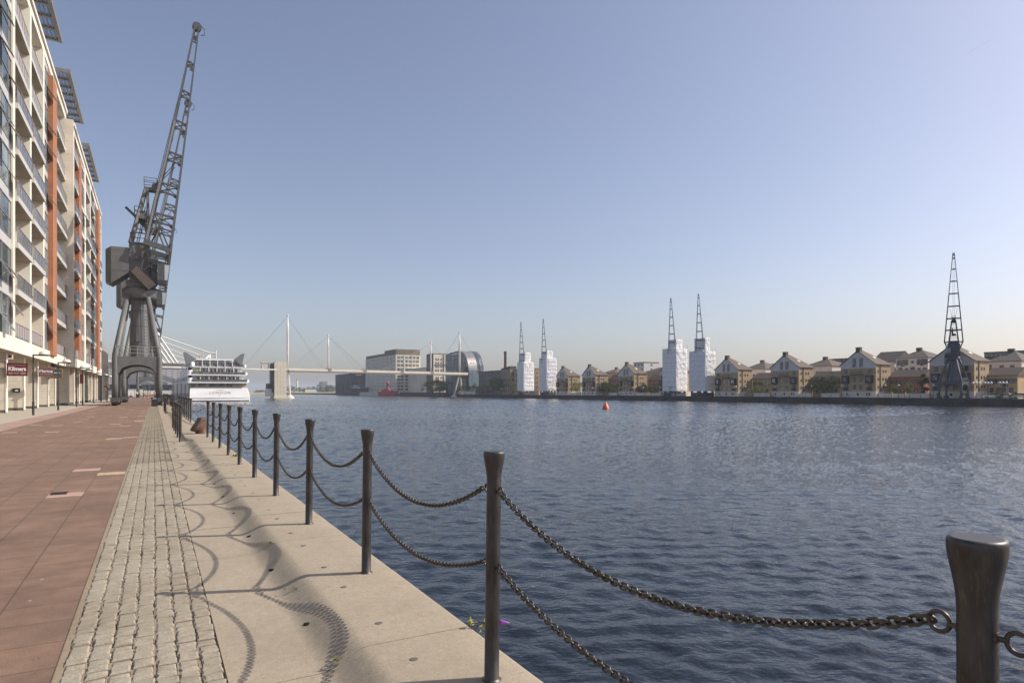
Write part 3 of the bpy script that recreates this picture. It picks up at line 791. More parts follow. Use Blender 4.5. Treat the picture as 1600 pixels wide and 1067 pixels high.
# dark brick block and the railing beyond the flats
M['darkbrick'] = brickmat('dark_grey_brick', (.085,.07,.068), (.070,.058,.056), (.05,.042,.04), .45, .15)
t = thing('brick_block', 'low dark grey brick block with tall slatted openings past the apartments', 'building', (0,0,0))
X = -8.1
m = MB(); m.box(-20, X, 134.6, 152, GZ, 9.0); m.build('wall', M['darkbrick'], t)
for k in range(7):
    y = 138.5+k*1.9; m = MB(); m.box(X, X+.06, y, y+.5, .4, 6.4); m.box(X+.06,X+.16,y+.5,y+.8,.2,6.5); m.build('louvre', M['plinth'], t)
m = MB()
for k in range(15): m.tube((X-.2,134.7+k*1.2,9.0),(X-.2,134.7+k*1.2,10.4),.03,n=5)
for z in (9.5,10.0,10.4): m.tube((X-.2,134.7,z),(X-.2,151.6,z),.03,n=5)
m.build('railing', M['spandrel'], t)
m = MB(); m.box(-12.5, -8.6, 134.25, 134.55, GZ, 4.0); tag(m.build('side_gate', M['plinth']), 'dark gate closing the gap between apartments and brick block', 'gate')

# ---- signs hung from the shop fins
M['maroon'] = pm('maroon_sign', (.125,.012,.022), .45, var=.08)
M['signred'] = pm('red_sign_edge', (.42,.07,.06), .5)
M['signgrey'] = pm('purple_grey_sign', (.125,.085,.095), .5, var=.08)
M['signdark'] = pm('slate_sign', (.06,.068,.08), .5, var=.08)
M['white'] = pm('white_letters', (.85,.83,.80), .5, var=.02)
M['dullwhite'] = pm('dull_small_print', (.48,.40,.38), .5, var=.1)
M['gold'] = pm('gold_sign_edge', (.42,.27,.06), .5)
FR = (pi/2, 0, 0)
def sign(label, x0, x1, y, z0, z1, face, edge, side):
    t = thing('hanging_sign', label, 'sign', (0,0,0), 0, 'signs hung from the shop fins')
    m = MB(); m.box(x0, x1, y-.045, y+.045, z0, z1, 0); m.build('board', face, t)
    m = MB(); e = .05; yy = y
    m.box(x0-.01, x1+.01, y-.055, y+.055, z1-.004, z1+e); m.box(x0-.01, x1+.01, y-.055, y+.055, z0-e, z0+.004)
    if side: m.box(x0-e, x0+.004, y-.055, y+.055, z0-e, z1+e); m.box(x1-.004, x1+e, y-.055, y+.055, z0-e, z1+e)
    m.build('frame', edge, t)
    m = MB(); m.box(x0-.14, x0-.05, y-.04, y+.04, z0-.15, z1+.15); m.build('bracket', M['plinth'], t)
    return t
def small_print(t, xa, xb, y, z, h, mat, seed):
    r = random.Random(seed); m = MB(); x = xa
    while x < xb:
        w = r.uniform(.012,.03); 
        if r.random() > .14: m.box(x, min(xb,x+w), y-.052, y-.044, z, z+h*r.uniform(.6,1))
        x += w+.012
    m.build('small_print', mat, t)
y = 58.7
t = sign('maroon agents sign reading Kilmers with a phone number, on the nearest shop fin', -9.38, -8.16, y, 2.66, 3.50, M['maroon'], M['maroon'], False)
text_mesh('Kilmers', .40, M['white'], 'lettering', t, (-8.77,y-.05,3.12), FR, .004, .98, bold=.012, sx=.86)
text_mesh('020 7101 3000', .185, M['dullwhite'], 'phone_number', t, (-8.77,y-.05,2.80), FR, .003, 1.0, bold=.004, sx=.93)
small_print(t, -9.28, -8.28, y, 3.36, .05, M['dullwhite'], 1); small_print(t, -8.85, -8.3, y, 2.93, .03, M['dullwhite'], 4)
y = 73.2
t = sign('purple grey sign with red edges reading Marina', -9.37, -8.21, y, 2.90, 3.60, M['signgrey'], M['signred'], False)
text_mesh('Marina', .38, M['white'], 'lettering', t, (-8.79,y-.05,3.36), FR, .004, 1.0, bold=.006, sx=.98)
small_print(t, -9.28, -8.3, y, 3.06, .05, M['dullwhite'], 2)
m = MB(); m.box(-9.1,-8.8,y-.05,y-.044,3.14,3.17); m.build('red_underline', M['signred'], t)
y = 80.1
t = sign('slate sign with a gold edge hanging just behind the Marina sign', -9.3, -8.3, y, 2.85, 3.75, M['signdark'], M['gold'], True)
small_print(t, -9.2, -8.42, y, 3.34, .11, M['white'], 3); m = MB(); m.box(-9.2,-8.42,y-.05,y-.044,3.02,3.05); m.build('gold_line', M['gold'], t)
t = sign('plain maroon sign on the farther apartment block behind the lamp posts', -8.65, -8.2, 102.3, 2.6, 3.75, M['maroon'], M['maroon'], False)
t = thing('alarm_box', 'small square alarm box with a red emblem above the Kilmers sign', 'alarm', (-9.20,58.86,4.02))
m = MB(); m.box(-.16,.16,-.10,0,-.19,.17); m.build('case', M['cream'], t); m = MB(); m.box(-.10,.10,-.112,-.10,-.08,.12); m.build('emblem', M['maroon'], t)
t = thing('letter_box', 'black letter box with a white label on a beige shop fin', 'letter box', (-9.95,66.28,1.55))
m = MB(); m.box(-.24,.24,-.16,0,-.15,.15); m.box(-.26,.26,-.18,.0,.15,.18); m.build('case', M['hole'], t); m = MB(); m.box(-.09,.13,-.166,-.16,-.04,.05); m.build('label_plate', M['white'], t)
t = thing('wall_light', 'dark dome light under the fascia by the slate sign', 'lamp', (-8.9,79.5,4.26))
m = MB(); m.lathe([(.0,-.34),(.16,-.28),(.26,-.12),(.28,.02)], 12); m.build('dome', M['dark'], t)

# ---- street lamps along the shops
M['polemetal'] = pm('dark_lamp_pole', (.055,.052,.055), .5, .4, var=.15)
M['lampwhite'] = pm('white_lamp_dome', (.62,.60,.57), .4, var=.04)
t = thing('street_lamp', 'nearest lamp post with a domed head beside the Kilmers sign', 'street lamp', (-7.0,0,GZ), 0, 'domed lamp posts along the shops')
m = MB(); m.tube((0,0,0),(0,0,.9),.075,.072,10); m.tube((0,0,.9),(0,0,3.98),.052,.045,10); m.build('pole', M['polemetal'], t)
m = MB(); m.beam((-.05,0,3.98),(.92,0,3.98),.075,.09); m.build('arm', M['polemetal'], t)
m = MB(); m.lathe([(.31,0),(.31,.02),(.285,.11),(.22,.19),(.11,.245),(.02,.26)], 16, (.58,0,4.03)); m.build('dome', M['lampwhite'], t)
LPX = [52, 91, 119.6, 129.3, 146.6, 158, 166, 205, 216, 221]
LB = ['second lamp post, standing by the Marina sign', 'third lamp post, in front of the plain maroon sign', 'fourth lamp post, close behind the third one', 'fifth lamp post, before the farther terracotta columns', 'sixth lamp post, with a blue band at its foot', 'seventh lamp post, against the dark brick block']
t.location = (-7.0, Yat(LPX[0], -7.0), GZ)
for k, px in enumerate(LPX[1:7]):
    dup(t, (-7.0, Yat(px, -7.0), GZ), LB[k])
for k, yy in enumerate((235, 262, 290)):
    dup(t, (-5.4, yy, GZ), 'one of the tiny distant lamp posts seen through the crane arches')
m = MB(); m.tube((0,0,0),(0,0,.75),.085,n=10); o = m.build('pole_band', pm('blue_band', (.04,.07,.28), .6)); o.location = (-7.0, Yat(158,-7.0), GZ); tag(o, 'short blue band wrapped round the foot of a distant lamp post', 'band')
t = thing('lifebuoy_stand', 'red and white lifebuoy holder on a thin post by the dark brick block', 'lifebuoy', (-6.1, Yat(167.5,-6.1), GZ))
m = MB(); m.tube((0,0,0),(0,0,2.5),.05,n=8); m.build('post', M['polemetal'], t)
M['red'] = pm('red_paint', (.50,.03,.03), .5, var=.12)
m = MB()
for i in range(24):
    pass
R0 = .32
for q in range(4):
    seg_ = MB(); pts = [(R0*math.cos(a), -.08, 2.15+R0*math.sin(a)) for a in [pi/2*q+pi/2*i/6 for i in range(7)]]
    seg_.path(pts, .085, 8); seg_.build('ring_quarter', M['red'] if q % 2 else M['white'], t)

# ---- litter bin
t = thing('litter_bin', 'black litter bin with a pale slot beside the crane leg', 'bin', (.02, Yat(241.4,.02) if False else 77.5, GZ))
M['binblack'] = pm('black_bin', (.03,.028,.026), .5, .1, var=.15)
m = MB(); m.prism([(-.30,-.30),(.30,-.30),(.30,.30),(-.30,.30)], 'z', .03, .92); m.prism([(-.25,-.25),(.25,-.25),(.25,.25),(-.25,.25)], 'z', 0, .03); m.build('body', M['binblack'], t)
m = MB(); m.prism([(-.33,-.33),(.33,-.33),(.33,.33),(-.33,.33)], 'z', .92, .985); m.build('lid', M['dark'], t)
m = MB(); m.box(-.18,.18,-.307,-.30,.80,.88); m.build('slot_plate', M['lampwhite'], t)
# ================================================================ DOCK CRANES
M['crane'] = pm('dull_grey_crane_paint', (.135,.137,.137), .6, .1, var=.2, scale=.8, col2=(.118,.110,.102), scale2=.45, lo=.55, hi=.8, vscale=(1,1,.4))
M['cranedark'] = pm('dark_crane_steel', (.088,.092,.095), .6, .15, var=.15, scale=1.2)
M['cranebrown'] = pm('brown_counterweight', (.10,.078,.066), .65, .1, var=.18, scale=1.0)
M['cranerail'] = pm('pale_handrail', (.34,.33,.31), .5, .2)
M['cabglass'] = glassmat('cab_glass', (.30,.34,.37), (.42,.46,.48), .1, .6)
M['cabgrey'] = pm('grey_cab_panel', (.12,.125,.13), .45, .2, var=.1)
M['wheel'] = pm('crane_wheel', (.03,.028,.026), .6, .3)
def boom_frame(w, zmin=0):
    """four-chord luffing jib: rings of struts with a flat X at each level"""
    m = MB()
    A = [(1.42,14.2),(.78,18.8),(1.75,23.8),(2.80,28.8),(3.78,33.9),(6.02,46.3)]        # inner chord
    B = [(2.90,14.2),(3.32,18.1),(3.88,23.1),(4.55,28.8),(5.12,33.9),(6.45,46.3)]       # outer chord
    TZ = 46.3
    def at(P, z):
        for (x0,z0),(x1,z1) in zip(P,P[1:]):
            if z0 <= z <= z1: return x0+(x1-x0)*(z-z0)/(z1-z0)
        return P[-1][0]
    def hw(z): return (1.0 + (w-1.0)*(z-14.2)/4.4) if z < 18.6 else w + (.24-w)*(z-18.6)/(TZ-18.6)
    def th(z): return .27 - .12*max(0,(z-16))/30
    zs = [z for z in (14.2,16.0,18.1,18.8,20.0,23.8,28.8,33.9,40.0,TZ) if z >= zmin]
    for s in (-1,1):
        for P in (A,B):
            for a,b in zip(zs,zs[1:]): m.beam((at(P,a),s*hw(a),a),(at(P,b),s*hw(b),b), th(a), th(a), 0)
        if zmin: continue
        m.beam((.60,s*hw(18.7),18.85),(3.4,s*hw(18.2),18.15),.36,.60,0)
        m.beam((1.0,s*hw(16.6),16.9),(3.15,s*hw(16.2),16.5),.26,.40,0)
        m.beam((.9,s*hw(18.8),18.8),(2.3,s*hw(22.3),21.9),.15,.15,0); m.beam((3.1,s*hw(18.6),18.5),(1.7,s*hw(22.2),22.3),.15,.15,0)
        m.beam((1.2,s*hw(16.4),16.3),(2.85,s*hw(14.6),14.6),.14,.14,0); m.beam((2.95,s*hw(16.4),16.2),(1.4,s*hw(14.6),14.6),.14,.14,0)
    for zc in (22.2,25.9,29.8,33.8,37.7,41.5,44.9):
        t_ = th(zc)*.78; za, zb = zc+.22, zc-.18
        c = [(at(A,za),-hw(za),za),(at(B,zb),-hw(zb),zb),(at(B,zb),hw(zb),zb),(at(A,za),hw(za),za)]
        for q in range(4): m.beam(c[q],c[(q+1)%4],t_*.85,t_*1.25,0)
        m.beam(c[0],c[2],t_*.55,t_*.55,0); m.beam(c[1],c[3],t_*.55,t_*.55,0)
        for s in (-1,1):                                              # gussets
            for P,zz,sg in ((A,za,1),(B,zb,-1)): m.beam((at(P,zz),s*hw(zz),zz-.25),(at(P,zz)+sg*.42,s*hw(zz),zz-.05),t_*.5,t_*1.1,0)
    for z in (() if zmin else (16.0,18.4)):
        for P in (A,B): m.beam((at(P,z),-hw(z),z),(at(P,z),hw(z),z), th(z)*.75, th(z)*.75, 0)
    return m
def arch(m, ax, c, half, t, legw=.36):
    zt, zs, za = 5.52, 3.62, 4.62
    N_ = 12; up = []
    for i in range(N_+1):
        u = -1+2*i/N_; up.append((u*(half-legw), zs+(za-zs)*math.sqrt(max(0,1-u*u))))
    P = [(-half+legw*.4, zt), (-half+legw*.4, zs)] + up + [(half-legw*.4, zs), (half-legw*.4, zt)]
    for (a,b) in zip(range(len(up)-1), range(1,len(up))):                  # split into strips so the concave shape stays clean
        q = [up[a], up[b], (up[b][0], zt), (up[a][0], zt)]
        m.prism(q, ax, c-t, c+t, 0)
    for s in (-1,1):
        x0, x1 = sorted((s*(half-legw), s*(half-legw*.4))); m.prism([(x0,zs),(x1,zs),(x1,zt),(x0,zt)], ax, c-t, c+t, 0)
GXH, GYH = 2.175, 3.3
def make_crane(label):
    t = thing('dock_crane', label, 'crane', (0,0,0), 0, 'old dock cranes on the quays')
    C_ = M['crane']
    for sx in (-1,1):
        for sy in (-1,1):
            m = MB(); x, y = sx*GXH, sy*GYH
            m.path([(x,y,.86),(x,y,2.5),(x,y,5.2),(x*.985,y*.985,5.75),(sx*1.0,sy*1.25,12.7)], [.32,.32,.32,.32,.27], 14)
            lg = m.build('leg', C_, t)
            m = MB(); m.box(x-.42,x+.42,y-.62,y+.62,.34,.86); m.box(x-.5,x+.5,y-.5,y+.5,.80,.9)
            m.build('bogie', M['cranedark'], lg)
            for k in (-.36,.36):
                w_ = MB(); w_.tube((x-.3,y+k,.32),(x+.3,y+k,.32),.31,n=14); w_.build('wheel', M['wheel'], lg)
    for s in (-1,1):
        m = MB(); arch(m, 'y', s*GYH, GXH, .22); m.build('portal_beam', C_, t)
        m = MB(); arch(m, 'x', s*GXH, GYH, .20); m.build('side_beam', C_, t)
    m = MB(); m.box(-GXH+.2,GXH-.2,-GYH+.25,GYH-.25,5.30,5.47); m.build('deck', M['cranedark'], t)
    m = MB()
    for z in (5.95,6.35,6.7):
        P = [(-GXH,-GYH,z),(GXH,-GYH,z),(GXH,GYH,z),(-GXH,GYH,z)]
        for a in range(4): m.tube(P[a],P[(a+1)%4],.03,n=5)
    for k in range(7):
        for s in (-1,1): m.tube((-GXH+GXH*2*k/6,s*GYH,5.5),(-GXH+GXH*2*k/6,s*GYH,6.7),.03,n=5); m.tube((s*GXH,-GYH+GYH*2*k/6,5.5),(s*GXH,-GYH+GYH*2*k/6,6.7),.03,n=5)
    m.build('deck_railing', M['cranerail'], t)
    m = MB(); m.lathe([(1.05,5.47),(1.0,6.2),(.92,9),(.80,12.7)], 24, (.1,0,0)); m.box(-.18,.30,-1.06,-.9,7.4,8.4); cc_ = m.build('centre_column', C_, t)
    m = MB()
    for xx in (.75,1.15): m.tube((xx,-1.12,5.5),(xx-.2,-.92,12.6),.03,n=5)
    for k in range(18): z = 5.8+k*.38; f_ = (z-5.5)/7.1; m.tube((.75-.2*f_,-1.12+.2*f_,z),(1.15-.2*f_,-1.12+.2*f_,z),.02,n=4)
    for z in (7.0,9.2,11.0): m.lathe([(1.0-.028*(z-6)*1.0+.02,z),(1.0-.028*(z-6)+.02,z+.06)], 24, (.1,0,0))
    m.build('ladder', M['cranedark'], cc_)
    m = MB(); m.lathe([(1.35,12.4),(1.75,12.6),(1.78,13.55),(1.5,13.75)], 28, (.12,0,0)); m.build('slewing_ring', C_, t)
    # rotating upper works, jib forward = +X
    m = MB(); m.box(-1.2,1.85,-1.35,1.35,13.68,14.5)
    m.prism([(-.85,14.3),(2.0,14.3),(1.95,17.0),(.75,18.72),(-.85,18.76)], 'y', -1.45, 1.45)
    m.box(-.9,.8,-1.52,1.52,18.76,18.9); m.tube((.95,-1.5,18.4),(.95,1.5,18.4),.22,n=12)
    h = m.build('machine_house', C_, t)
    v = MB()
    for k in range(5): v.box(-.6+k*.3,-.48+k*.3,-1.48,-1.45,15.2,15.25)
    v.box(-.55,-.5,-1.475,-1.45,14.6,18.2)
    for z in (15.4,16.6,17.6): v.box(-.84,.7,-1.47,-1.45,z,z+.035)
    for k in range(12): v.box(-.8+k*.16,-.77+k*.16,-1.475,-1.45,14.45,14.49)
    v.box(-.3,.3,-1.48,-1.45,16.75,17.45); v.box(.6,.65,-1.475,-1.45,14.6,17.6); v.build('panel_seam', M['cranedark'], h)
    m = MB()
    P = [(-2.62,13.95),(-.86,15.25),(-.86,18.14),(-2.62,18.12)]
    m.prism(P, 'y', -1.75, 1.75)
    lo = [(-2.62,-1.75,13.95),(-2.62,1.75,13.95),(-2.62,1.75,18.12),(-2.62,-1.75,18.12)]; li = [(-3.2,-1.05,14.15),(-3.2,1.05,14.15),(-3.2,1.05,17.85),(-3.2,-1.05,17.85)]
    m.add(lo+li, [(0,1,5,4),(1,2,6,5),(2,3,7,6),(3,0,4,7),(4,5,6,7)], 0, False)
    b = m.build('ballast_box', C_, t)
    v = MB(); v.box(-2.55,-.9,-1.765,-1.75,15.42,15.46); v.box(-2.55,-.9,-1.765,-1.75,17.7,17.74); v.build('panel_seam', M['cranedark'], b)
    m = MB(); m.prism([(-.12,16.03),(1.85,14.04),(1.09,13.38),(-.66,15.32)], 'y', -2.35, -1.55)
    cw = m.build('luffing_counterweight', M['cranebrown'], t)
    m = MB(); m.tube((.95,-2.0,18.3),(.30,-2.0,15.75),.06,n=6); m.tube((2.0,-2.0,16.9),(.45,-2.0,15.55),.05,n=6); m.tube((.1,-1.95,15.8),(.5,-1.95,15.75),.1,n=8); m.build('link_rod', M['cranedark'], cw)
    # cab
    m = MB(); m.box(2.0,2.66,-2.3,-.75,14.5,16.55); m.prism([(2.66,14.5),(3.05,14.5),(3.30,16.45),(2.66,16.55)], 'y', -2.3, -.75); m.prism([(2.0,14.3),(2.9,14.2),(3.05,14.5),(2.0,14.5)], 'y', -2.2, -.85)
    cb = m.build('cab', M['cabgrey'], t)
    g = MB(); g.prism([(2.72,14.6),(3.02,14.6),(3.25,16.35),(2.72,16.42)], 'y', -2.32, -2.302); g.build('window', M['cabglass'], cb)
    g = MB(); g.add([(3.06,-2.2,14.6),(3.06,-.85,14.6),(3.30,-.85,16.35),(3.30,-2.2,16.35)], [(0,1,2,3)]); g.build('window', M['cabglass'], cb)
    g = MB()
    for z in (14.6,15.25,15.9,16.5): g.box(2.02,2.64,-2.33,-2.3,z-.03,z+.03)
    for x in (2.03,2.33,2.63): g.box(x-.03,x+.03,-2.33,-2.3,14.5,16.5)
    g.build('cab_frame', M['cranedark'], cb)
    # jib
    j = boom_frame(2.5).build('jib', M['cranedark'], t)
    m = MB()
    for s in (-1,1): m.tube((6.25,s*.13,46.35),(6.25,s*.26,46.35),.52,n=20)
    m.box(5.9,6.6,-.3,.3,45.9,46.3); m.path([(6.7,0,46.6),(7.15,0,46.2),(7.1,0,45.6),(6.7,0,45.4)], .05, 6)
    m.build('jib_head', M['cranedark'], j)
    m = MB()
    for q in (-.16,.16): m.tube((6.2,q,46.5),(1.9,q*1.4,26.2),.025,n=4); m.tube((3.9,q*6,29.0),(1.7,q*2,26.0),.04,n=4)
    m.build('hoist_rope', M['wheel'], j)
    # A-frame mast
    m = MB()
    for s in (-1,1):
        m.beam((-.80,s*1.25,18.8),(.75,s*.55,25.4),.30,.30); m.beam((1.1,s*1.25,18.8),(.98,s*.55,25.4),.30,.30)
        m.beam((-.05,s*.95,22.0),(1.05,s*.95,21.9),.2,.3); m.beam((-.35,s*1.1,20.6),(1.1,s*1.1,20.5),.12,.12)
        m.beam((.05,s*.9,22.4),(1.0,s*.9,22.0),.1,.8)
    for z, w_ in ((20.6,1.1),(22.0,.95),(24.2,.7)): m.beam((.35,-w_,z),(.35,w_,z),.16,.16)
    m.box(.62,1.9,-.6,.6,25.4,25.75); m.prism([(.62,25.4),(.98,25.4),(.98,24.6)], 'y', -.5, .5)
    a = m.build('mast_frame', M['crane'], t)
    m = MB(); m.tube((1.9,-.35,25.95),(1.9,.35,25.95),.50,n=18); m.build('pulley', M['cranedark'], a)
    for x0,x1,z0,w_ in ((.62,1.95,25.75,.6),(-.35,.95,22.1,1.0),(-.75,1.0,18.9,1.35)):
        m = MB()
        for z in (.55,1.1):
            P = [(x0,-w_,z0+z),(x1,-w_,z0+z),(x1,w_,z0+z),(x0,w_,z0+z)]
            for q in range(4): m.tube(P[q],P[(q+1)%4],.035,n=5)
        for x in (x0,x1):
            for s in (-1,1): m.tube((x,s*w_,z0),(x,s*w_,z0+1.1),.035,n=5)
        m.build('platform_railing', M['cranedark'], a)
    m = MB()
    m.tube((.75,-.6,23.2),(-.15,-1.0,18.8),.05,n=5); m.tube((.95,-.6,23.2),(.05,-1.0,18.8),.05,n=5)
    m.build('ladder', M['cranedark'], a)
    m = MB(); m.beam((-1.25,-.35,23.1),(1.2,-.35,20.7),.26,.26); m.beam((-.1,-.35,22.1),(1.15,-.35,20.8),.5,.6); m.tube((1.1,-.6,20.8),(1.1,.6,20.8),.42,n=14); m.beam((1.2,-.3,20.8),(2.6,-.3,21.2),.2,.2)
    m.build('luffing_lever', M['cranedark'], t)
    return t
CRX = -1.67
crane0 = make_crane('nearest big grey dock crane straddling the promenade'); crane0.location = (CRX, 87.6, GZ)
dup(crane0, (CRX, 111.5, GZ), 'second grey dock crane right behind the nearest one')
dup(crane0, (CRX, 200.0, GZ), 'distant grey dock crane glimpsed through the arches of nearer cranes')
# dark crane on the far quay
M['cranenavy'] = pm('blue_grey_crane_paint', (.075,.086,.108), .6, .15, var=.15, scale=.8)
CF = dup(crane0, (193.6, 95.2, SZ), 'dark blue grey crane standing alone on the far quay', rz=pi, scale=.845)
def repaint(o):
    for k in kids(o):
        if k.type == 'MESH' and k.data.materials and k.data.materials[0] and k.data.materials[0].name in ('dull_grey_crane_paint','dark_crane_steel','brown_counterweight'):
            for sl_ in k.material_slots: sl_.link = 'OBJECT'; sl_.material = M['cranenavy']
        repaint(k)
repaint(CF)
for k in kids(CF):                                                    # slewed so that the jib faces over the water towards the promenade
    if k.name.split('.')[0] in ('machine_house','ballast_box','luffing_counterweight','cab','jib','mast_frame','luffing_lever'): k.rotation_euler = (0,0,math.radians(26))

# ---- cranes wrapped in white sheeting
def sheet_mat():
    m, nt, b = newmat('white_scaffold_sheeting'); v = coords(nt, 'Object')
    f = noise(nt, v, .7, 5)
    c = ramp(nt, f, [(.3, (.74,.74,.76)), (.7, (.86,.85,.84))])
    g = N(nt, 'ShaderNodeSeparateXYZ'); nt.links.new(v, g.inputs[0])
    fr = math_n(nt, 'FRACT', math_n(nt, 'DIVIDE', math_n(nt, 'ADD', g.outputs['Z'], math_n(nt, 'MULTIPLY', noise(nt, v, .5, 2), .25)), 2.05))
    l = math_n(nt, 'LESS_THAN', fr, .035)
    l2 = math_n(nt, 'GREATER_THAN', noise(nt, coords(nt, 'Object', (.12,.12,.9)), 1.3, 2), .40)
    c = mix(nt, math_n(nt, 'MULTIPLY', math_n(nt, 'MULTIPLY', l, l2), .85), c, (.16,.15,.15))
    nt.links.new(c, b.inputs['Base Color']); b.inputs['Roughness'].default_value = .55
    mp = coords(nt, 'Object', (1,1,.75))
    h = math_n(nt, 'ADD', noise(nt, mp, .9, 5, .6), math_n(nt, 'MULTIPLY', noise(nt, coords(nt,'Object',(1.2,1.2,.4)), 1.6, 4), .6))
    bump(nt, b, h, .8, .42)
    return m
M['sheet'] = sheet_mat()
M['scaff'] = pm('scaffold_pole', (.20,.19,.18), .5, .5)
def sheet_box(m, x0, x1, y0, y1, z0, z1, seed, taper=.97):
    r = random.Random(seed); st = .55
    def face(P, u, v, A_=.30, B_=.05):
        nu, nv = max(2, int(Vector(u).length/st)), max(2, int(Vector(v).length/st)); P = Vector(P); u = Vector(u); v = Vector(v); n = u.cross(v).normalized(); vs = []
        for j in range(nv+1):
            for i in range(nu+1):
                edge = i in (0,nu) or j in (0,nv)
                tie = (j % 4 == 0)
                d = 0 if edge else r.uniform(-B_,A_)*(0.3 if tie else 1)
                vs.append(P+u*(i/nu)+v*(j/nv)+n*d)
        W = nu+1
        m.add(vs, [(j*W+i, j*W+i+1, (j+1)*W+i+1, (j+1)*W+i) for j in range(nv) for i in range(nu)], 0, True)
    dx, dy, dz = x1-x0, y1-y0, z1-z0
    face((x0,y1,z0),(0,-dy,0),(0,0,dz),.03,.0); face((x0,y0,z0),(dx,0,0),(0,0,dz)); face((x1,y0,z0),(0,dy,0),(0,0,dz)); face((x1,y1,z0),(-dx,0,0),(0,0,dz))
    face((x0,y0,z1),(dx,0,0),(0,dy,0))
JIBM = [k for k in kids(crane0) if k.name.startswith('jib')][0]
JIBU = boom_frame(2.5, 20.0).mesh('jib', [M['cranenavy']])
def wrapped(label, pxl, pxm, pxr, ytop, ybot, uxl, uxm, uxr, uytop, tip, seed, jrot):
    X0 = 193.0; yl, ym = Yat(pxl, X0), Yat(pxm, X0); D = Dof(X0, ym)
    xr = ym/(F/(CA*CA*(pxr-241))-TA)
    zt = Zat(ytop, X0, ym); zb = Zat(ybot, X0, ym)
    t = thing('wrapped_crane', label, 'wrapped crane', (X0, ym, SZ), 0, 'cranes wrapped in white sheeting on the far quay')
    m = MB(); sheet_box(m, 0, xr-X0, 0, yl-ym, zb-SZ, zt-SZ, seed); m.build('sheeting', M['sheet'], t, fix=False)
    ux = X0+1.9; ul, um = Yat(uxl, ux), Yat(uxm, ux); uxx = um/(F/(CA*CA*(uxr-241))-TA); uz = Zat(uytop, ux, um)
    m = MB(); sheet_box(m, ux-X0, uxx-X0, um-ym, ul-ym, zt-SZ-.4, uz-SZ, seed+9); m.build('upper_sheeting', M['sheet'], t, fix=False)
    m = MB()
    for k in range(4): m.tube(((xr-X0)*k/3+.1,.15,zt-SZ-.4),((xr-X0)*k/3+.1,.15,zt-SZ+RND.uniform(.5,1.5)),.05,n=5)
    for k in range(4): m.tube((.15,(yl-ym)*k/3+.1,zt-SZ-.4),(.15,(yl-ym)*k/3+.1,zt-SZ+RND.uniform(.3,.9)),.05,n=5)
    m.build('scaffold', M['scaff'], t)
    s = .86; th_ = math.radians(jrot); hx, hy = -math.cos(th_), -math.sin(th_); px0 = X0+.9; py0 = Yat((uxl+uxm)/2, px0)
    o_ = (px0-hx*2.75*s, py0-hy*2.75*s)
    jb = link('jib', JIBU, t, (o_[0]-X0, o_[1]-ym, 0)); jb.rotation_euler = (0,0,pi+th_)
    ztip = Zat(tip[1], X0-2, py0)-SZ; jb.scale = (s, s*.80, ztip/46.6)
    hd = [k for k in kids(JIBM) if k.name.startswith('jib_head')][0]; h2 = hd.copy(); COL.objects.link(h2); h2.parent = jb
    for a in (.12,.5,.88):
        for b in (.1,.9):
            m = MB(); c = ((xr-X0)*b, (yl-ym)*a); m.box(c[0]-.35,c[0]+.35,c[1]-.35,c[1]+.35,0,zb-SZ+.3); m.build('leg', M['cranenavy'], t)
    m = MB(); m.box(.4,xr-X0-.4,.5,yl-ym-.5,0,1.5); m.build('base_hoarding', M['hoard'], t)
    for k in range(3):
        b_ = MB(); y_ = RND.uniform(.0,.8)*(yl-ym); b_.box(-.9,-.2,y_,y_+1.2,0,RND.uniform(.8,1.6)); b_.build('site_box', M['hoard2'], t)
    return t
M['hoard'] = pm('blue_black_hoarding', (.035,.045,.075), .7, var=.4, scale=.6)
M['hoard2'] = pm('grey_site_box', (.16,.17,.19), .7, var=.4, scale=.6)
wrapped('white sheeted crane tower farthest along, next to the tall brick chimney', 808.2,818.2,834.5,566,610.5, 811,820,829.5,551,(811.5,504),1,48)
wrapped('white sheeted crane tower standing left of the farthest gabled house', 842.2,854.2,870,559,610.3, 846.5,854.5,863.8,548.3,(846.5,499),2,46)
wrapped('white sheeted crane tower beside the red brick link with trees', 1035,1056.5,1074,544,611, 1044,1056.5,1066,530,(1047,467),3,36)
wrapped('white sheeted crane tower with the tallest jib, partly in house shadow', 1076.7,1102,1118,548,611, 1085,1102,1109,527.6,(1089.5,460.5),4,34)
# ================================================================ FAR BANK
M['yellowbrick'] = brickmat('yellow_stock_brick', (.47,.335,.185), (.42,.295,.16), (.39,.31,.20), .45, .15)
M['redbrick'] = brickmat('red_brick', (.40,.165,.095), (.36,.145,.08), (.33,.19,.13), .45, .15)
M['rooftile'] = pm('brown_roof_tiles', (.125,.096,.072), .9, var=.16, scale=1.2, col2=(.10,.08,.062), scale2=.4, bmp=.3, bscale=5)
M['roofdark'] = pm('dark_brown_roof', (.095,.078,.065), .9, var=.16, scale=1.2)
M['render'] = pm('grey_white_render', (.58,.55,.53), .85, var=.06, scale=.5)
M['basewhite'] = pm('white_painted_base', (.62,.57,.50), .85, var=.08, scale=.5, col2=(.50,.45,.38), scale2=.3)
M['band'] = pm('pale_string_course', (.52,.45,.34), .85, var=.06)
M['winframe'] = pm('dark_window_frame', (.06,.06,.065), .6)
M['winpane'] = glassmat('far_window_glass', (.03,.035,.045), (.22,.24,.28), .08, .55)
M['baydark'] = pm('dark_timber_bay', (.038,.032,.032), .7, var=.15)
M['creamhouse'] = pm('cream_house_wall', (.68,.60,.53), .85, var=.06, scale=.5)
M['concrete'] = pm('weathered_concrete', (.66,.60,.47), .9, var=.1, scale=.25, col2=(.56,.50,.39), scale2=.12, vscale=(1,1,.35))
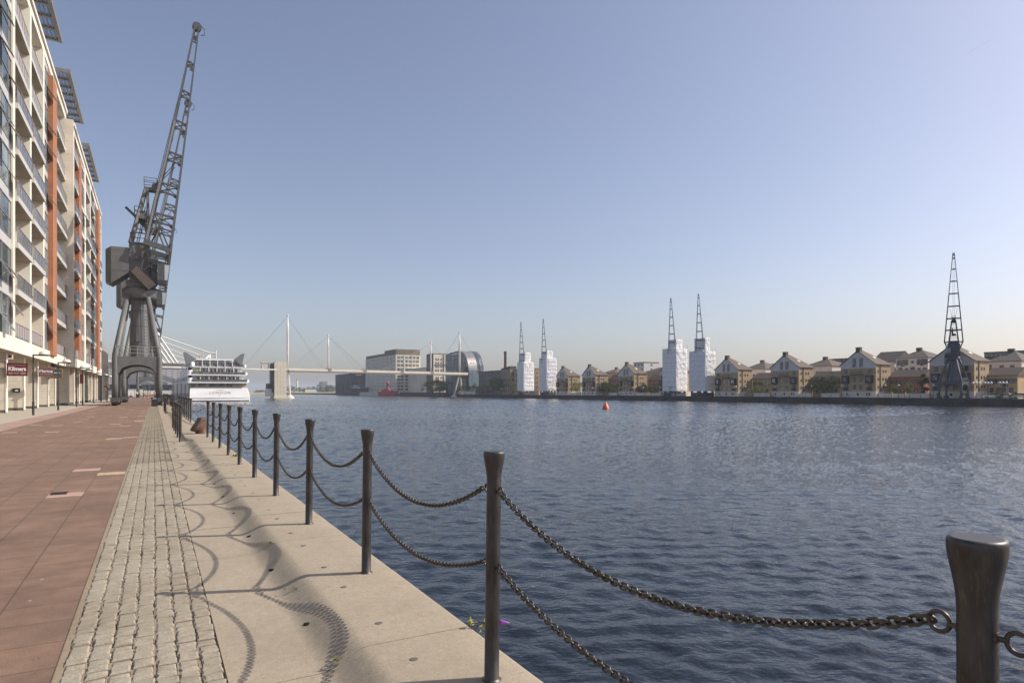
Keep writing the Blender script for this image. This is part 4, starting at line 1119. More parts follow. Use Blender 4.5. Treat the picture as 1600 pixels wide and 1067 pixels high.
def win_mesh(w, h, ax, bars=1):
    m = MB(); f = .07
    def B(u0,u1,z0,z1,d0,d1,k):
        if ax == 'x': m.box(d0,d1,u0,u1,z0,z1,k)       # on a wall facing -X: u = Y
        else: m.box(u0,u1,d0,d1,z0,z1,k)               # on a wall facing -Y: u = X
    B(-w/2,w/2,0,f,-.06,.02,0); B(-w/2,w/2,h-f,h,-.06,.02,0); B(-w/2,-w/2+f,f,h-f,-.06,.02,0); B(w/2-f,w/2,f,h-f,-.06,.02,0)
    for k in range(bars): u = -w/2+w*(k+1)/(bars+1); B(u-.03,u+.03,f,h-f,-.05,.015,0)
    B(-w/2+f,w/2-f,f,h-f,-.02,.0,1)
    return m.mesh('window', [M['winframe'], M['winpane']])
WIN = {}
def win(root, loc, w, h, ax, bars=1, nm='window'):
    k = (round(w,2), round(h,2), ax, bars)
    if k not in WIN: WIN[k] = win_mesh(w, h, ax, bars)
    return link(nm, WIN[k], root, loc)
# ---- gabled waterside houses (local: front wall at x=0 facing -X, y from 0 to w, side wall at y=0 facing -Y)
HWD, HDEP, HE, HA = 11.7, 8.0, 10.5, 15.0
def gabled_house(label):
    t = thing('gabled_house', label, 'house', (0,0,0), 0, 'gabled brick houses along the far quay')
    m = MB(); m.box(0, HDEP, 0, HWD, 2.0, HE-1.2); m.box(0.25, HDEP, 0, HWD, HE-1.2, HE); m.build('wall', M['yellowbrick'], t)
    m = MB(); m.box(-.06, HDEP+.03, -.05, HWD+.05, 0, 2.0); m.build('plinth', M['basewhite'], t)
    m = MB(); m.prism([(0,HE-1.2),(HWD,HE-1.2),(HWD,HE),(HWD/2,HA-.15),(0,HE)], 'x', -.05, .24); m.build('gable', M['render'], t)
    # roof: front gable, hipped back
    m = MB(); o = .35; e = HE-.15; rx = 2.6; T = .16
    A = [(-.3,-o,e),(-.3,HWD/2,HA),(-.3,HWD+o,e),(rx,HWD/2,HA),(HDEP+o,-o,e),(HDEP+o,HWD+o,e)]
    top = [(x,y,z+T) for x,y,z in A]
    m.add(top+A, [(0,4,3,1),(2,1,3,5),(4,5,3),(6,7,9,10),(8,11,9,7),(10,9,11),(0,1,7,6),(1,2,8,7),(4,0,6,10),(5,4,10,11),(2,5,11,8)], 0, False)
    rf = m.build('roof', M['rooftile'], t)
    m = MB(); m.box(-.1,1.1,HWD/2-.7,HWD/2+.7,HA-.7,HA+.95); m.box(-.2,1.2,HWD/2-.8,HWD/2+.8,HA+.95,HA+1.1); m.build('chimney', M['rooftile'], rf)
    u = .45; yy = HWD/2*(1-u); zz = e+(HA-e)*(1-u)+T
    m = MB(); s = (HA-e)/(HWD/2+o); y0,y1 = 2.3,3.1; m.add([(3.2,y0,e+(y0+o)*s+T+.04),(4.2,y0,e+(y0+o)*s+T+.04),(4.2,y1,e+(y1+o)*s+T+.04),(3.2,y1,e+(y1+o)*s+T+.04)], [(0,1,2,3)]); m.build('skylight', M['lampwhite'], rf)
    for z in (4.55, 7.0):
        m = MB(); m.box(-.03, HDEP+.03, -.03, HWD+.03, z, z+.14); m.build('string_course', M['band'], t)
    m = MB(); m.box(2.1,2.55,-.12,0,2.0,HE-.2); m.build('drainpipe', M['baydark'], t)
    for y in (4.75, 7.0): win(t, (-.06,y,HE-.75), 1.15, 2.9, 'x', 1)
    m = MB(); m.box(-1.0,0,3.7,8.0,7.25,7.4); m.build('balcony', M['baydark'], t)
    m = MB(); [m.tube((-.95,3.75+4.2*k/14,7.4),(-.95,3.75+4.2*k/14,8.3),.03,n=4) for k in range(15)]; m.box(-1.0,-.9,3.7,8.0,8.3,8.38); m.build('balcony_railing', M['baydark'], t)
    for y in (1.9, HWD-1.9): win(t, (-.02,y,7.55), .95, 1.5, 'x', 1)
    for y in (1.9, HWD-1.9):
        m = MB(); m.box(-.9,0,y-1.1,y+1.1,4.55,7.1); b = m.build('bay_window', M['baydark'], t); win(b, (-.92,y,5.1), 1.35, 1.5, 'x', 1)
        win(t, (-.02,y,2.4), 1.1, 1.95, 'x', 1); m = MB(); m.box(-.55,0,y-.8,y+.8,2.3,2.4); m.box(-.55,-.5,y-.8,y+.8,2.4,3.2); m.build('balconet', M['baydark'], t)
    for y in (4.8, 6.9):
        win(t, (-.02,y,4.95), .95, 1.7, 'x', 1); win(t, (-.02,y,2.5), .95, 1.6, 'x', 1)
    for z in (2.9, 5.4, 7.9):
        for x in (3.9, 5.3): win(t, (x,-.02,z), .55, .85, 'y', 0)
        win(t, (1.3,-.02,z), .45, .8, 'y', 0)
    m = MB(); m.tube((-.09,HWD/2,1.05),(-.05,HWD/2,1.05),.38,n=14); m.build('porthole', M['hole'], t)
    for y in (2.0, 2.9, HWD-2.2): m = MB(); m.box(-.085,-.05,y-.14,y+.14,.55,1.5); m.box(-.083,-.05,y-.32,y+.32,1.05,1.25); m.build('vent_slot', M['hole'], t)
    return t
HX = 197.0
HL = [(91.65,'gabled brick house right behind the lone far quay crane'),(119.2,'gabled brick house left of the cream houses, beside a pale tree'),(146.6,'gabled brick house with the biggest dark tree on its right'),
      (173.3,'gabled brick house immediately right of the tallest wrapped crane'),(206.0,'gabled brick house mostly hidden behind wrapped cranes'),(234.8,'gabled brick house beyond the orange buoy, beside a red brick link'),
      (264.9,'gabled brick house between two clumps of trees, middle of the farthest three'),(289.6,'farthest gabled brick house, next to a wrapped crane')]
h0 = gabled_house(HL[0][1]); h0.location = (HX, HL[0][0], SZ)
for y, lb in HL[1:]: dup(h0, (HX, y, SZ), lb)
# ---- lower links and houses behind (px spans on a facade plane)
def hip_house(name, label, X, pl, pr, yr, ye, depth, wallm, roofm, wins=(), hip=True, band=None, cat='house'):
    yl, y_r = Yat(pl, X), Yat(pr, X); yc = (yl+y_r)/2; ze = Zat(ye, X, yc); zr = Zat(yr, X, yc)
    t = thing(name, label, cat, (X, y_r, SZ)); L = yl-y_r; ze -= SZ; zr -= SZ
    m = MB(); m.box(0, depth, 0, L, 0, ze); w = m.build('wall', wallm, t)
    if band:
        m = MB(); m.box(-.04, depth+.04, -.04, L+.04, ze-band[1], ze); m.build('upper_wall', band[0], t)
    o = .3; r = min(depth/2, L/2-.2) if hip else -o
    E = [(-o,-o,ze),(-o,L+o,ze),(depth+o,L+o,ze),(depth+o,-o,ze)]; Rg = [(depth/2,r,zr),(depth/2,L-r,zr)]; T = .15
    m = MB(); vs = [(x,y,z+T) for x,y,z in E+Rg] + E
    m.add(vs, [(0,1,5,4),(2,3,4,5),(3,0,4),(1,2,5),(6,9,8,7),(0,6,7,1),(1,7,8,2),(2,8,9,3),(3,9,6,0)], 0, False)
    rf = m.build('roof', roofm, t)
    if hip and L > 6:
        m = MB(); m.box(depth/2-.5,depth/2+.5,r+.2,r+1.8,zr-.2,zr+.95); m.build('chimney', roofm, rf)
    for (u, z, ww, hh, ax) in wins:
        if ax == 'x': win(t, (-.05, u*L, z), ww, hh, 'x', 1)
        else: win(t, (u*depth, -.05, z), ww, hh, 'y', 1)
    return t
YB_, RB_, RT, RD = M['yellowbrick'], M['redbrick'], M['rooftile'], M['roofdark']
W2 = [(.10,4.3,1.0,1.1,'x'),(.24,4.3,1.0,1.1,'x'),(.38,4.3,.8,1.1,'x'),(.52,4.0,.9,1.5,'x'),(.66,4.3,1.0,1.1,'x'),(.80,4.0,.9,1.5,'x'),(.92,4.3,.9,1.1,'x'),(.2,1.6,1.0,1.4,'x'),(.45,1.6,1.0,1.4,'x'),(.62,1.6,1.0,1.4,'x'),(.85,1.6,.9,1.4,'x')]
hip_house('link_house','low yellow brick link with a brown roof and two skylights near yellow green bush',204,1176,1205,582.5,592,7,YB_,RT,W2,False)
hip_house('link_house','low brown roofed link hidden behind the biggest dark tree',204,1270,1316,580,591,7,YB_,RT,W2,False)
hip_house('link_house','red brick link with a long brown roof behind small pale trees',204,1390,1442,578,589.5,7,RB_,RT,W2,False)
hip_house('link_house','yellow brick link with red timber bays beside parked cars',204,1543,1590,574.5,587,7,YB_,RT,W2+[(.4,3.3,1.2,1.2,'x')],False)
hip_house('link_house','short red brick link beside the left wrapped crane of the nearer pair',204,1013,1034,585,594,7,RB_,RT,W2[:5],False)
hip_house('link_house','short red brick link between the two farther gabled houses',204,951,966,585,594,7,RB_,RT,W2[:4],False)
hip_house('hipped_house','white walled house with a hipped roof behind the first yellow brick link',216,1161,1196,565.5,577,12,M['creamhouse'],RT,[(.2,7.8,1,1.3,'x'),(.5,7.8,1,1.3,'x'),(.8,7.8,1,1.3,'x')])
hip_house('hipped_house','hipped roof house with a row of pale upper windows behind the biggest tree',218,1255,1300,560.5,572.5,12,M['creamhouse'],RT,[(.12,8,1,1.4,'x'),(.3,8,1,1.4,'x'),(.5,8,1,1.4,'x'),(.7,8,1,1.4,'x'),(.88,8,1,1.4,'x')])
hip_house('hipped_house','cream house with dark balconies and a brown hipped roof above red brick link',220,1400,1450,546.5,559.5,12,M['creamhouse'],RD,
    [(.06,10.7,1.0,1.9,'x'),(.17,10.4,1.2,2.2,'x'),(.29,10.7,1.0,1.9,'x'),(.47,11.3,.8,.8,'x'),(.66,10.7,1.0,1.9,'x'),(.78,10.4,1.3,2.2,'x'),(.91,10.7,1.0,1.9,'x'),(.10,8.3,1.2,1.5,'x'),(.27,8.4,1.0,1.3,'x'),(.47,8.1,1.5,2.0,'x'),(.66,8.3,1.0,1.4,'x'),(.86,8.1,1.4,1.9,'x'),(.3,10.6,1.0,1.7,'y'),(.7,10.6,1.0,1.7,'y')])
hip_house('hipped_house','cream gabled house partly hidden by its brick neighbour',222,1362,1398,549,566,12,M['creamhouse'],RD,[(.2,7,.9,1.3,'x'),(.7,7,.9,1.3,'x')],False)
hip_house('hipped_house','large cream and brick house with a brown hipped roof at the far right',214,1541,1596,548.5,565,13,YB_,RD,[(.25,8.2,1.1,1.3,'x'),(.55,8.2,1.1,1.3,'x'),(.9,7.6,1.1,2.2,'x'),(.9,5,1,1.3,'x')],True,(M['creamhouse'],2.6))
hip_house('hipped_house','brick house with brown roof peeping between far gabled houses',216,940,962,576,583,12,YB_,RT,[(.3,7,1,1.2,'x'),(.7,7,1,1.2,'x')])
hip_house('hipped_house','brown roofed house behind the gabled house beyond the orange buoy',216,1003,1046,574,582,12,YB_,RD,[(.3,7,1,1.2,'x'),(.7,7,1,1.2,'x')])
def slab_block(name, label, X, pl, pr, yt, depth, mat, rows, cols, side=0, cat='building', roofm=None, ww=1.3, hh=1.4, z0=None):
    yl, y_r = Yat(pl, X), Yat(pr, X); yc = (yl+y_r)/2; zt = Zat(yt, X, yc)-SZ; L = yl-y_r
    t = thing(name, label, cat, (X, y_r, SZ)); m = MB(); m.box(0, depth, 0, L, 0, zt); m.build('wall', mat, t)
    m = MB(); m.box(-.15, depth+.15, -.15, L+.15, zt, zt+.5); m.build('parapet', roofm or M['roofdark'], t)
    fh = zt/(rows+.4) if z0 is None else (zt-z0)/rows
    for r in range(rows):
        for c in range(cols): win(t, (-.05, L*(c+.5)/cols, (z0 or 0)+fh*(r+.35)), ww, hh, 'x', 1)
        for c in range(side): win(t, (depth*(c+.5)/side, -.05, (z0 or 0)+fh*(r+.35)), ww, hh, 'y', 1)
    return t
slab_block('flat_block','dark brown flat roofed block behind the house at the far right',262,1538,1600,551,14,M['darkbrick'],5,9,2,z0=6)
slab_block('flat_block','dark red brick block with pale windows above the biggest tree',262,1286,1330,562,14,pm('maroon_brick',(.13,.055,.05),.85),5,6,2,z0=6)
slab_block('glass_tower','pale blue glass tower far behind the yellow brick link',420,1191,1211,569.5,14,pm('pale_blue_cladding',(.32,.38,.45),.4),7,3,1,z0=6)
slab_block('flat_block','pale flat roofed block peeping over the house beyond the orange buoy',300,990,1006,567,14,M['render'],5,3,1,z0=6)
slab_block('flat_block','tan block squeezed between the two farther wrapped cranes',206,828,842,577,10,YB_,5,3,1)
slab_block('dark_terrace','long dark terrace of flats beyond the end of the footbridge',205,748,783,580.5,11,pm('grey_terrace_wall',(.15,.135,.125),.85,var=.3,scale=.2),4,11,2,ww=1.5,hh=1.6)
t = slab_block('warehouse','brown warehouse with a sloping dark top by the brick chimney',203,783,797,577,4.8,pm('shaded_warehouse_wall',(.25,.205,.145),.85,var=.15,scale=.3),4,4,1,ww=1.7,hh=1.5)  # grey-brown of the shaded front, its shade put into the wall colour
m = MB(); L = Yat(783,203)-Yat(797,203); zt = Zat(577,203,371)-SZ; m.prism([(0,zt+.5),(L,zt+.5),(L,zt+.7),(0,zt+2.0)], 'x', 0, 4.8); m.build('sloping_roof', M['darkbrick'], t)
slab_block('warehouse','sunlit tan warehouse wing behind the farthest wrapped crane',206,795,810,579,12,YB_,4,3,3)  # sunlit side of the same warehouse, set apart in a lighter colour
# tall chimney
t = thing('factory_chimney','tall tapering brown brick chimney above the warehouses','chimney',(222, Yat(789.5,222), SZ))
m = MB(); m.lathe([(1.35,0),(.92,29.0),(1.12,29.1),(1.12,30.6)], 18); m.build('stack', pm('brown_chimney_brick',(.14,.085,.06),.9,var=.2,scale=.4), t); m = MB(); m.lathe([(.9,30.6),(.85,31.2)],18); m.build('cap', M['dark'], t)

# ---- the big mill and its neighbours
def mill_face(root, ax, fixed, u0, u1, rows, cols, ww, limit):
    n = 0; mb = MB()
    for (z, h) in rows:
        for c in cols:
            u = u0+(u1-u0)*c
            loc = (fixed, u, z) if ax == 'x' else (u, fixed, z)
            if n < limit: win(root, loc, ww, h, ax, 1)
            else:
                if ax == 'x': mb.box(fixed-.05, fixed+.02, u-ww/2, u+ww/2, z, z+h)
                else: mb.box(u-ww/2, u+ww/2, fixed-.05, fixed+.02, z, z+h)
            n += 1
    if mb.f: tag(mb.build('window_rows', M['winpane'], root), kind='stuff')
t = thing('flour_mill','huge pale concrete flour mill with a brown top storey behind the bridge','mill',(0,0,0))
m = MB(); m.box(200,225,584,619,SZ,36.6,0); m.box(200.4,224.6,584.4,619,36.6,42,1); m.box(200,225,619,683,SZ,36.6,0); m.box(200.4,224.6,619,682.6,36.6,39.5,1)
for z in (9.6,19.2): m.box(199.9,225.1,583.9,683,z,z+.3,0)
m.build('wall', [M['concrete'], pm('brown_top_storey',(.165,.13,.095),.9,var=.15,scale=.15)], t)
rowsR = [(3.0,1.7),(6.0,1.7),(9.0,1.7),(12.2,1.7),(15.4,1.8),(21.6,2.4),(25.6,2.4),(29.4,2.4),(33.0,2.4)]
mill_face(t,'y',583.97,200.6,224.6,rowsR,[.07,.13,.21,.27,.40,.46,.54,.60,.71,.77,.86,.92],1.35,60)
mill_face(t,'x',199.97,585,682,rowsR,[.03+.0415*k for k in range(23)],1.5,40)
for c in (.33,.655): m = MB(); x = 200.6+24*c; m.box(x-.3,x+.3,583.7,584,SZ,36.6); m.build('pilaster', M['concrete'], t)
t = thing('flour_mill','lower cream mill wing with small windows right of the huge mill','mill',(0,0,0))
m = MB(); m.box(212,244,530,583.5,SZ,22.6); m.box(211.8,244,529.8,583.6,22.6,23.4); m.build('wall', M['concrete'], t)
mill_face(t,'y',529.97,213,243,[(3+2.9*k,1.6) for k in range(7)],[.06+.075*k for k in range(13)],1.2,91)
t = thing('flour_mill','brown and cream derelict mill beside the curved glass building','mill',(0,0,0))
m = MB(); m.box(205,229,502,517,SZ,33,0); m.box(204.6,205,502,517,SZ,33.2,1); m.box(205,229,502,517,33,33.8,1); m.build('wall', [M['concrete'], pm('brown_side_wall',(.19,.14,.10),.9,var=.2,scale=.2)], t)
mill_face(t,'y',501.97,206,228,[(3+3.1*k,1.8) for k in range(9)],[.06,.15,.27,.36,.48,.57,.7,.8,.92],1.2,81)
m = MB(); m.box(206,228,501.5,502,24,24.4); m.box(214,214.4,501.6,502,0,33); m.build('pipe', M['winframe'], t)
t = thing('silo_building','dark grey windowless silo building behind the dark ship','silo',(0,0,0))
m = MB(); m.box(205,232,684,770,SZ,25.5,0); m.box(205,232,770,836,SZ,23.5,0)
for k in range(16): y = 686+k*9.4; m.box(204.6,205,y,y+.8,SZ,23.4,0)
m.build('wall', [pm('dark_silo_concrete',(.075,.068,.062),.92,var=.3,scale=.06,vscale=(1,1,.3))], t)  # dark grey wall tone, varied in broad upright patches
# curved glass building
M['blueglass'] = glassmat('blue_green_glazing', (.06,.10,.125), (.20,.26,.30), .08, .2)
M['metalroof'] = pm('silver_barrel_roof', (.42,.39,.36), .35, .7, var=.08, scale=.3)
t = thing('curved_glass_building','glass fronted building with a silver barrel roof by the bridge pylon','building',(0,0,0))
prof = [(466,SZ),(466,29.5),(455,31.2),(440,31.8)] + [(440-17*math.sin(a), 17.5+14.3*math.cos(a)) for a in [pi/2*i/10 for i in range(1,11)]] + [(423,SZ)]
m = MB(); m.prism([(y,z) for y,z in prof if True], 'x', 200.5, 212, 0); m.build('glazed_body', M['blueglass'], t)
m = MB()
for k in range(10): z = 2.5+k*2.9; m.box(199.9,200.5,(440-17*math.sqrt(max(0,1-((z-17.5)/14.3)**2)) if z > 17.5 else 423)+.3,466,z,z+.22)
for k in range(15): y = 426+k*2.8; zt = 17.5+14.3*math.sqrt(max(0,1-((440-y)/17)**2)) if y < 440 else 30; m.box(200.3,200.5,y,y+.2,SZ,zt-.3)
m.build('balcony_bands', M['polemetal'], t)
m = MB(); top = [(440-17.25*math.sin(a), 17.5+14.55*math.cos(a)) for a in [pi/2*i/14 for i in range(15)]]
top = [(466,29.8),(455,31.45)] + top
for (a,b) in zip(top,top[1:]):
    m.add([(200.2,a[0],a[1]),(207,a[0],a[1]),(207,b[0],b[1]),(200.2,b[0],b[1])], [(0,1,2,3)], 0, True)
    m.add([(200.2,a[0],a[1]-.3),(207,a[0],a[1]-.3),(207,b[0],b[1]-.3),(200.2,b[0],b[1]-.3)], [(0,1,2,3)], 0, True)
m.build('barrel_roof', M['metalroof'], t)
m = MB()
for X in (200.0,209.5,212.3): m.path([(X,y,z) for y,z in top], .22, 5)
for k in range(2,17,2): m.tube((207,top[k][0],top[k][1]),(212.3,top[k][0],top[k][1]),.12,n=5)
m.build('steel_arch', M['alu'], t)
m = MB()
for z in (22.5,27.3):
    for X in (202.5,204.8):
        a = math.acos((z-17.5)/14.55); y = 440-17.25*math.sin(a); m.tube((X,y-.15,z),(X,y+.3,z),.45,n=10)
m.build('round_window', M['winframe'], t)

# ---- footbridge
M['bridgewhite'] = pm('white_bridge_steel', (.66,.63,.58), .5, .1, var=.05, scale=.3)
M['bridgecream'] = pm('cream_bridge_parapet', (.60,.55,.46), .6, var=.08, scale=.3)
M['bridgedark'] = pm('grey_bridge_girder', (.20,.18,.155), .7, var=.15, scale=.2)
M['cable'] = pm('steel_cable', (.30,.30,.31), .5, .4)
bu = Vector((129,31,0)).normalized(); bn = Vector((bu.y,-bu.x,0)); B0 = Vector((64,392.6,0))
def bp(s, off=0, z=0): v = B0+bu*s+bn*off; return Vector((v.x,v.y,z))
def s_at(px, off=0):
    lo, hi = -120, 260
    for _ in range(50):
        md = (lo+hi)/2; v = bp(md, off); x = 241+F*v.x/(CA*Dof(v.x,v.y))
        lo, hi = (md, hi) if x < px else (lo, md)
    return lo
t = thing('footbridge','long white high level footbridge with four masts crossing the dock','bridge',(0,0,0))
S1, S2, S3, S4, SE = s_at(449.5), s_at(513), s_at(673), s_at(718), s_at(741)
m = MB(); m.beam(bp(-70,0,14.3), bp(S1+1,0,14.3), 2.4, .7); m.build('approach_deck', M['bridgewhite'], t)
m = MB(); m.beam(bp(S1,0,13.55), bp(SE,0,13.55), 3.6, .75); m.build('girder', M['bridgedark'], t)
for sd in (-1,1):
    p = MB(); n = 62
    for k in range(n):
        a = S1+(SE-S1)*k/n; b = S1+(SE-S1)*(k+1)/n-.12; p.beam(bp(a,sd*1.85,14.6), bp(b,sd*1.85,14.6), .10, 1.35)
    p.beam(bp(S1,sd*1.85,15.33), bp(SE,sd*1.85,15.33), .16, .10); p.build('parapet', M['bridgecream'], t)
for s in (S2, (S2+S3)/2-14, (S2+S3)/2+14, S3): m = MB(); m.beam(bp(s-1.2,0,15.0), bp(s+1.2,0,15.0), 4.0, 1.7); m.build('deck_joint', M['bridgedark'], t)
sg = s_at(559); m = MB(); m.beam(bp(sg-2.2,0,12.6), bp(sg+2.2,0,12.6), 2.4, 1.3); m.build('gondola', pm('tan_gondola',(.24,.19,.13),.8), t)
def ztop(y, s): v = bp(s); return CAMZ+(612-y)/F*Dof(v.x,v.y)
tops = {}
for nm, s, y in (('a',S1,494.5),('b',S2,525.5),('c',S3,536.5),('d',S4,520)):
    zt = ztop(y, s); tops[nm] = bp(s,0,zt); m = MB(); zb = 13.2
    r = .62 if nm in 'ad' else .5
    m.path([bp(s,0,zb),bp(s,0,zb+(zt-zb)*.3),bp(s,0,zb+(zt-zb)*.7),bp(s,0,zt)], [r*.85,r,r*.95,r*.6], 10)
    m.lathe([(r*.6,0),(r*1.1,.2),(r*1.1,.7),(r*.4,1.0)], 10, tuple(tops[nm])); m.build('mast', M['bridgewhite'], t)
for pts in ((bp(S1+.3,0,13.2), bp(S1+1.6,0,-1.2)), (bp(S4-.6,0,13.2), bp(s_at(710.0),0,-1.0)), (bp(S4+.6,0,13.2), bp(s_at(722.5),0,-1.0))):
    m = MB(); m.tube(pts[0], pts[1], .62, .45, 10); m.build('mast_leg', M['bridgewhite'], t)
    m = MB(); m.lathe([(2.6,0),(2.3,.6),(1.2,1.7),(.6,2.3)], 16, (pts[1].x,pts[1].y,WZ-.2)); m.build('footing', M['basewhite'], t)
def cab(a, b, r=.065): m = MB(); m.tube(a, b, r, n=5); m.build('cable', M['cable'], t)
for sd in (-1.6, 1.6):
    cab(tops['a'], bp(s_at(383),sd,16.4)); cab(tops['a'], bp(s_at(503),sd,14.9)); cab(tops['a'], bp(s_at(508.5),sd*1.1,14.9))
    cab(tops['b'], bp(s_at(453),sd,15.2), .045); cab(tops['b'], bp(s_at(560),sd,14.9), .045); cab(tops['b'], bp(s_at(572),sd,14.9), .045)
    cab(tops['c'], bp(s_at(604),sd,15.0), .045); cab(tops['c'], bp(s_at(596),sd,15.0), .045); cab(tops['c'], bp(s_at(712),sd,15.2), .045)
    cab(tops['d'], bp(s_at(679),sd,15.0)); cab(tops['d'], bp(s_at(756),sd,13.8))
m = MB(); m.beam(bp(SE,0,13.9), bp(s_at(757),0,13.9), 1.0, .9); m.build('tail_beam', M['bridgewhite'], t)
for dz in (0,1.0): m = MB(); m.tube(bp(s_at(756),0,13.6), bp(s_at(727-dz*2),0,2.0), .28, n=6); m.build('tie_rod', M['bridgewhite'], t)
t2 = thing('lift_tower','pale concrete lift tower standing in the dock at the bridge end','lift tower',(0,0,0))
m = MB(); m.box(60.9,67.4,391,403,WZ-1,18.8,0); m.box(60.4,67.8,390.5,403.4,WZ-1,WZ+1.0,0)
for k in range(6): m.box(60.85,67.45,390.96,403.04,1.2+k*3,1.26+k*3,1)
for k in range(3): m.box(62.4+k*1.7,62.46+k*1.7,390.96,391,WZ+1,18.8,1)
m.build('shaft_wall', [M['concrete'], pm('concrete_joint',(.40,.36,.29),.9)], t2)
m = MB(); m.box(59.9,60.9,393,402,1.0,18.0)
for k in range(14): m.box(59.4,59.9,393,402,2.0+k*1.15,2.3+k*1.15)
m.build('cladding', M['winframe'], t2)
m = MB(); m.box(57.0,60.7,394,400,-1.2,3.2); m.build('entrance_box', M['lampwhite'], t2); m = MB(); m.box(57.2,60.3,394.3,399,3.2,6.2); m.build('plant_box', M['winframe'], t2)
m = MB(); m.box(54.4,57.2,393.5,398.5,14.7,17.4); m.build('stair_head', M['concrete'], t2); m = MB(); m.box(53.8,61.0,393,399,18.2,18.6); m.box(57.9,58.3,395,395.4,15,18.2); m.build('canopy', M['basewhite'], t2)
m = MB(); m.tube((61.2,391.4,18.8),(61.2,391.4,21.4),.07,n=5); m.build('antenna', M['cable'], t2)
t2 = thing('bridge_tower','brown lift tower between the splayed legs at the far bridge end','lift tower',(0,0,0))
v = bp(s_at(716)); m = MB(); m.box(v.x-.6,v.x+4.4,v.y+1.5,v.y+9,WZ-1,12.9,0); m.box(v.x+.9,v.x+4.6,v.y+1.0,v.y+1.49,WZ-1,2.4,1); m.build('shaft_wall', [pm('brown_tower_wall',(.17,.14,.115),.9), M['concrete']], t2)
m = MB(); m.box(v.x+5.2,v.x+11,v.y+4,v.y+10,12.0,20.3); m.build('lift_head', pm('tan_lift_head',(.33,.265,.20),.8), t2)
m = MB(); m.box(v.x+4.5,v.x+13,v.y+4,v.y+10,SZ,12); m.build('stair_core', M['concrete'], t2)
m = MB(); a = Xat(727,424); m.box(190.6,191.0,Yat(742,190.6),Yat(725,190.6),SZ,1.9); tag(m.build('low_wall', M['basewhite']), 'pale low wall on the far quay under the bridge tail', 'wall')

# ---- moored cruise vessel, stern towards us
M['shipwhite'] = pm('white_ship_paint', (.86,.85,.83), .4, var=.03, scale=.3)
M['shipbeige'] = pm('beige_deck_lining', (.42,.34,.24), .7, var=.12, scale=.4)  # beige wall colour of the lower deck house, also on the funnel
M['shipglass'] = glassmat('ship_window_glass', (.025,.025,.03), (.14,.11,.09), .06, .5)
M['fingrey'] = pm('dark_grey_fin', (.20,.20,.205), .5, var=.12)
SY = 277.0
t = thing('moored_ship','white moored cruise vessel with its stern lettered London','ship',(22.7,SY,WZ))
def sx(p): return Xat(p, SY)-22.7
def sz(y, X=22.7): return Zat(y, X, SY)-WZ
hz = sz(605.6)
m = MB(); ring = []
xl, xr_ = sx(296), sx(391)
prof = [(xl+.3,-1.0),(xl,.2),(xl-.05,hz*.55),(xl+.15,hz),(sx(387.3),hz),(sx(390)+.2,hz*.5),(xr_,.2),(xr_-.2,-1.0)]
n = len(prof); Ys = [(0,.985),(0.5,.998),(1.2,1),(30,1),(104,1.0),(122,.55)]
vs = []
for yy, s_ in Ys: vs += [(x*s_ if True else x, yy, z) for x,z in prof]
vs = [(p[0], p[1]+(.26*max(0,p[2]) if p[1] < 1.1 else (1.5 if p[1] < 2 else 0)), p[2]) for p in vs]
m.add(vs, [tuple(range(n))[::-1], tuple(range((len(Ys)-1)*n, len(Ys)*n))]+[(i*n+k, i*n+(k+1) % n, (i+1)*n+(k+1) % n, (i+1)*n+k) for i in range(len(Ys)-1) for k in range(n)], 0, False)
hull = m.build('hull', M['shipwhite'], t)
m = MB(); m.box(xl+.2,xr_-.3,-.06,.4,.22,.52); m.build('boot_stripe', M['winframe'], hull)
m = MB(); m.box(xl+.3,xr_-.4,.28,.7,1.35,1.43); m.build('rubbing_strake', M['alu'], hull)
text_mesh('LONDON', 1.35, pm('dull_gold_letters',(.52,.48,.43),.5), 'lettering', hull, (sx(344.5),.26*sz(613.4)-.02,sz(613.4)), (pi/2-.255,0,0), .015, 1.28, sx=1.12)
text_mesh('SUNBORN', .52, bpy.data.materials['dull_gold_letters'], 'lettering', hull, (sx(344.5),.26*sz(609.6)-.02,sz(609.6)), (pi/2-.255,0,0), .015, 1.2)
m = MB(); m.box(sx(344)-.22,sx(344)+.22,.26*sz(617.8)-.06,.26*sz(617.8)+.1,sz(618),sz(617.6)); m.build('emblem', bpy.data.materials['dull_gold_letters'], hull)
m = MB(); m.box(sx(297),sx(386),2.2,90,hz,sz(598.6)); lw = m.build('lower_house', M['shipbeige'], t)
m = MB()
for a,b in ((299,306),(311,322),(328,352),(355,364)): m.box(sx(a),sx(b),2.1,2.2,hz+.5,hz+1.7)
m.box(sx(300),sx(304),1.9,2.2,hz,sz(599)); m.build('opening', M['shipglass'], lw)
decks = [(596.7,598.6,293.5,388,585.0),(585,586.7,293.2,385.2,572.6),(572.6,574.2,296.5,383.5,563)]
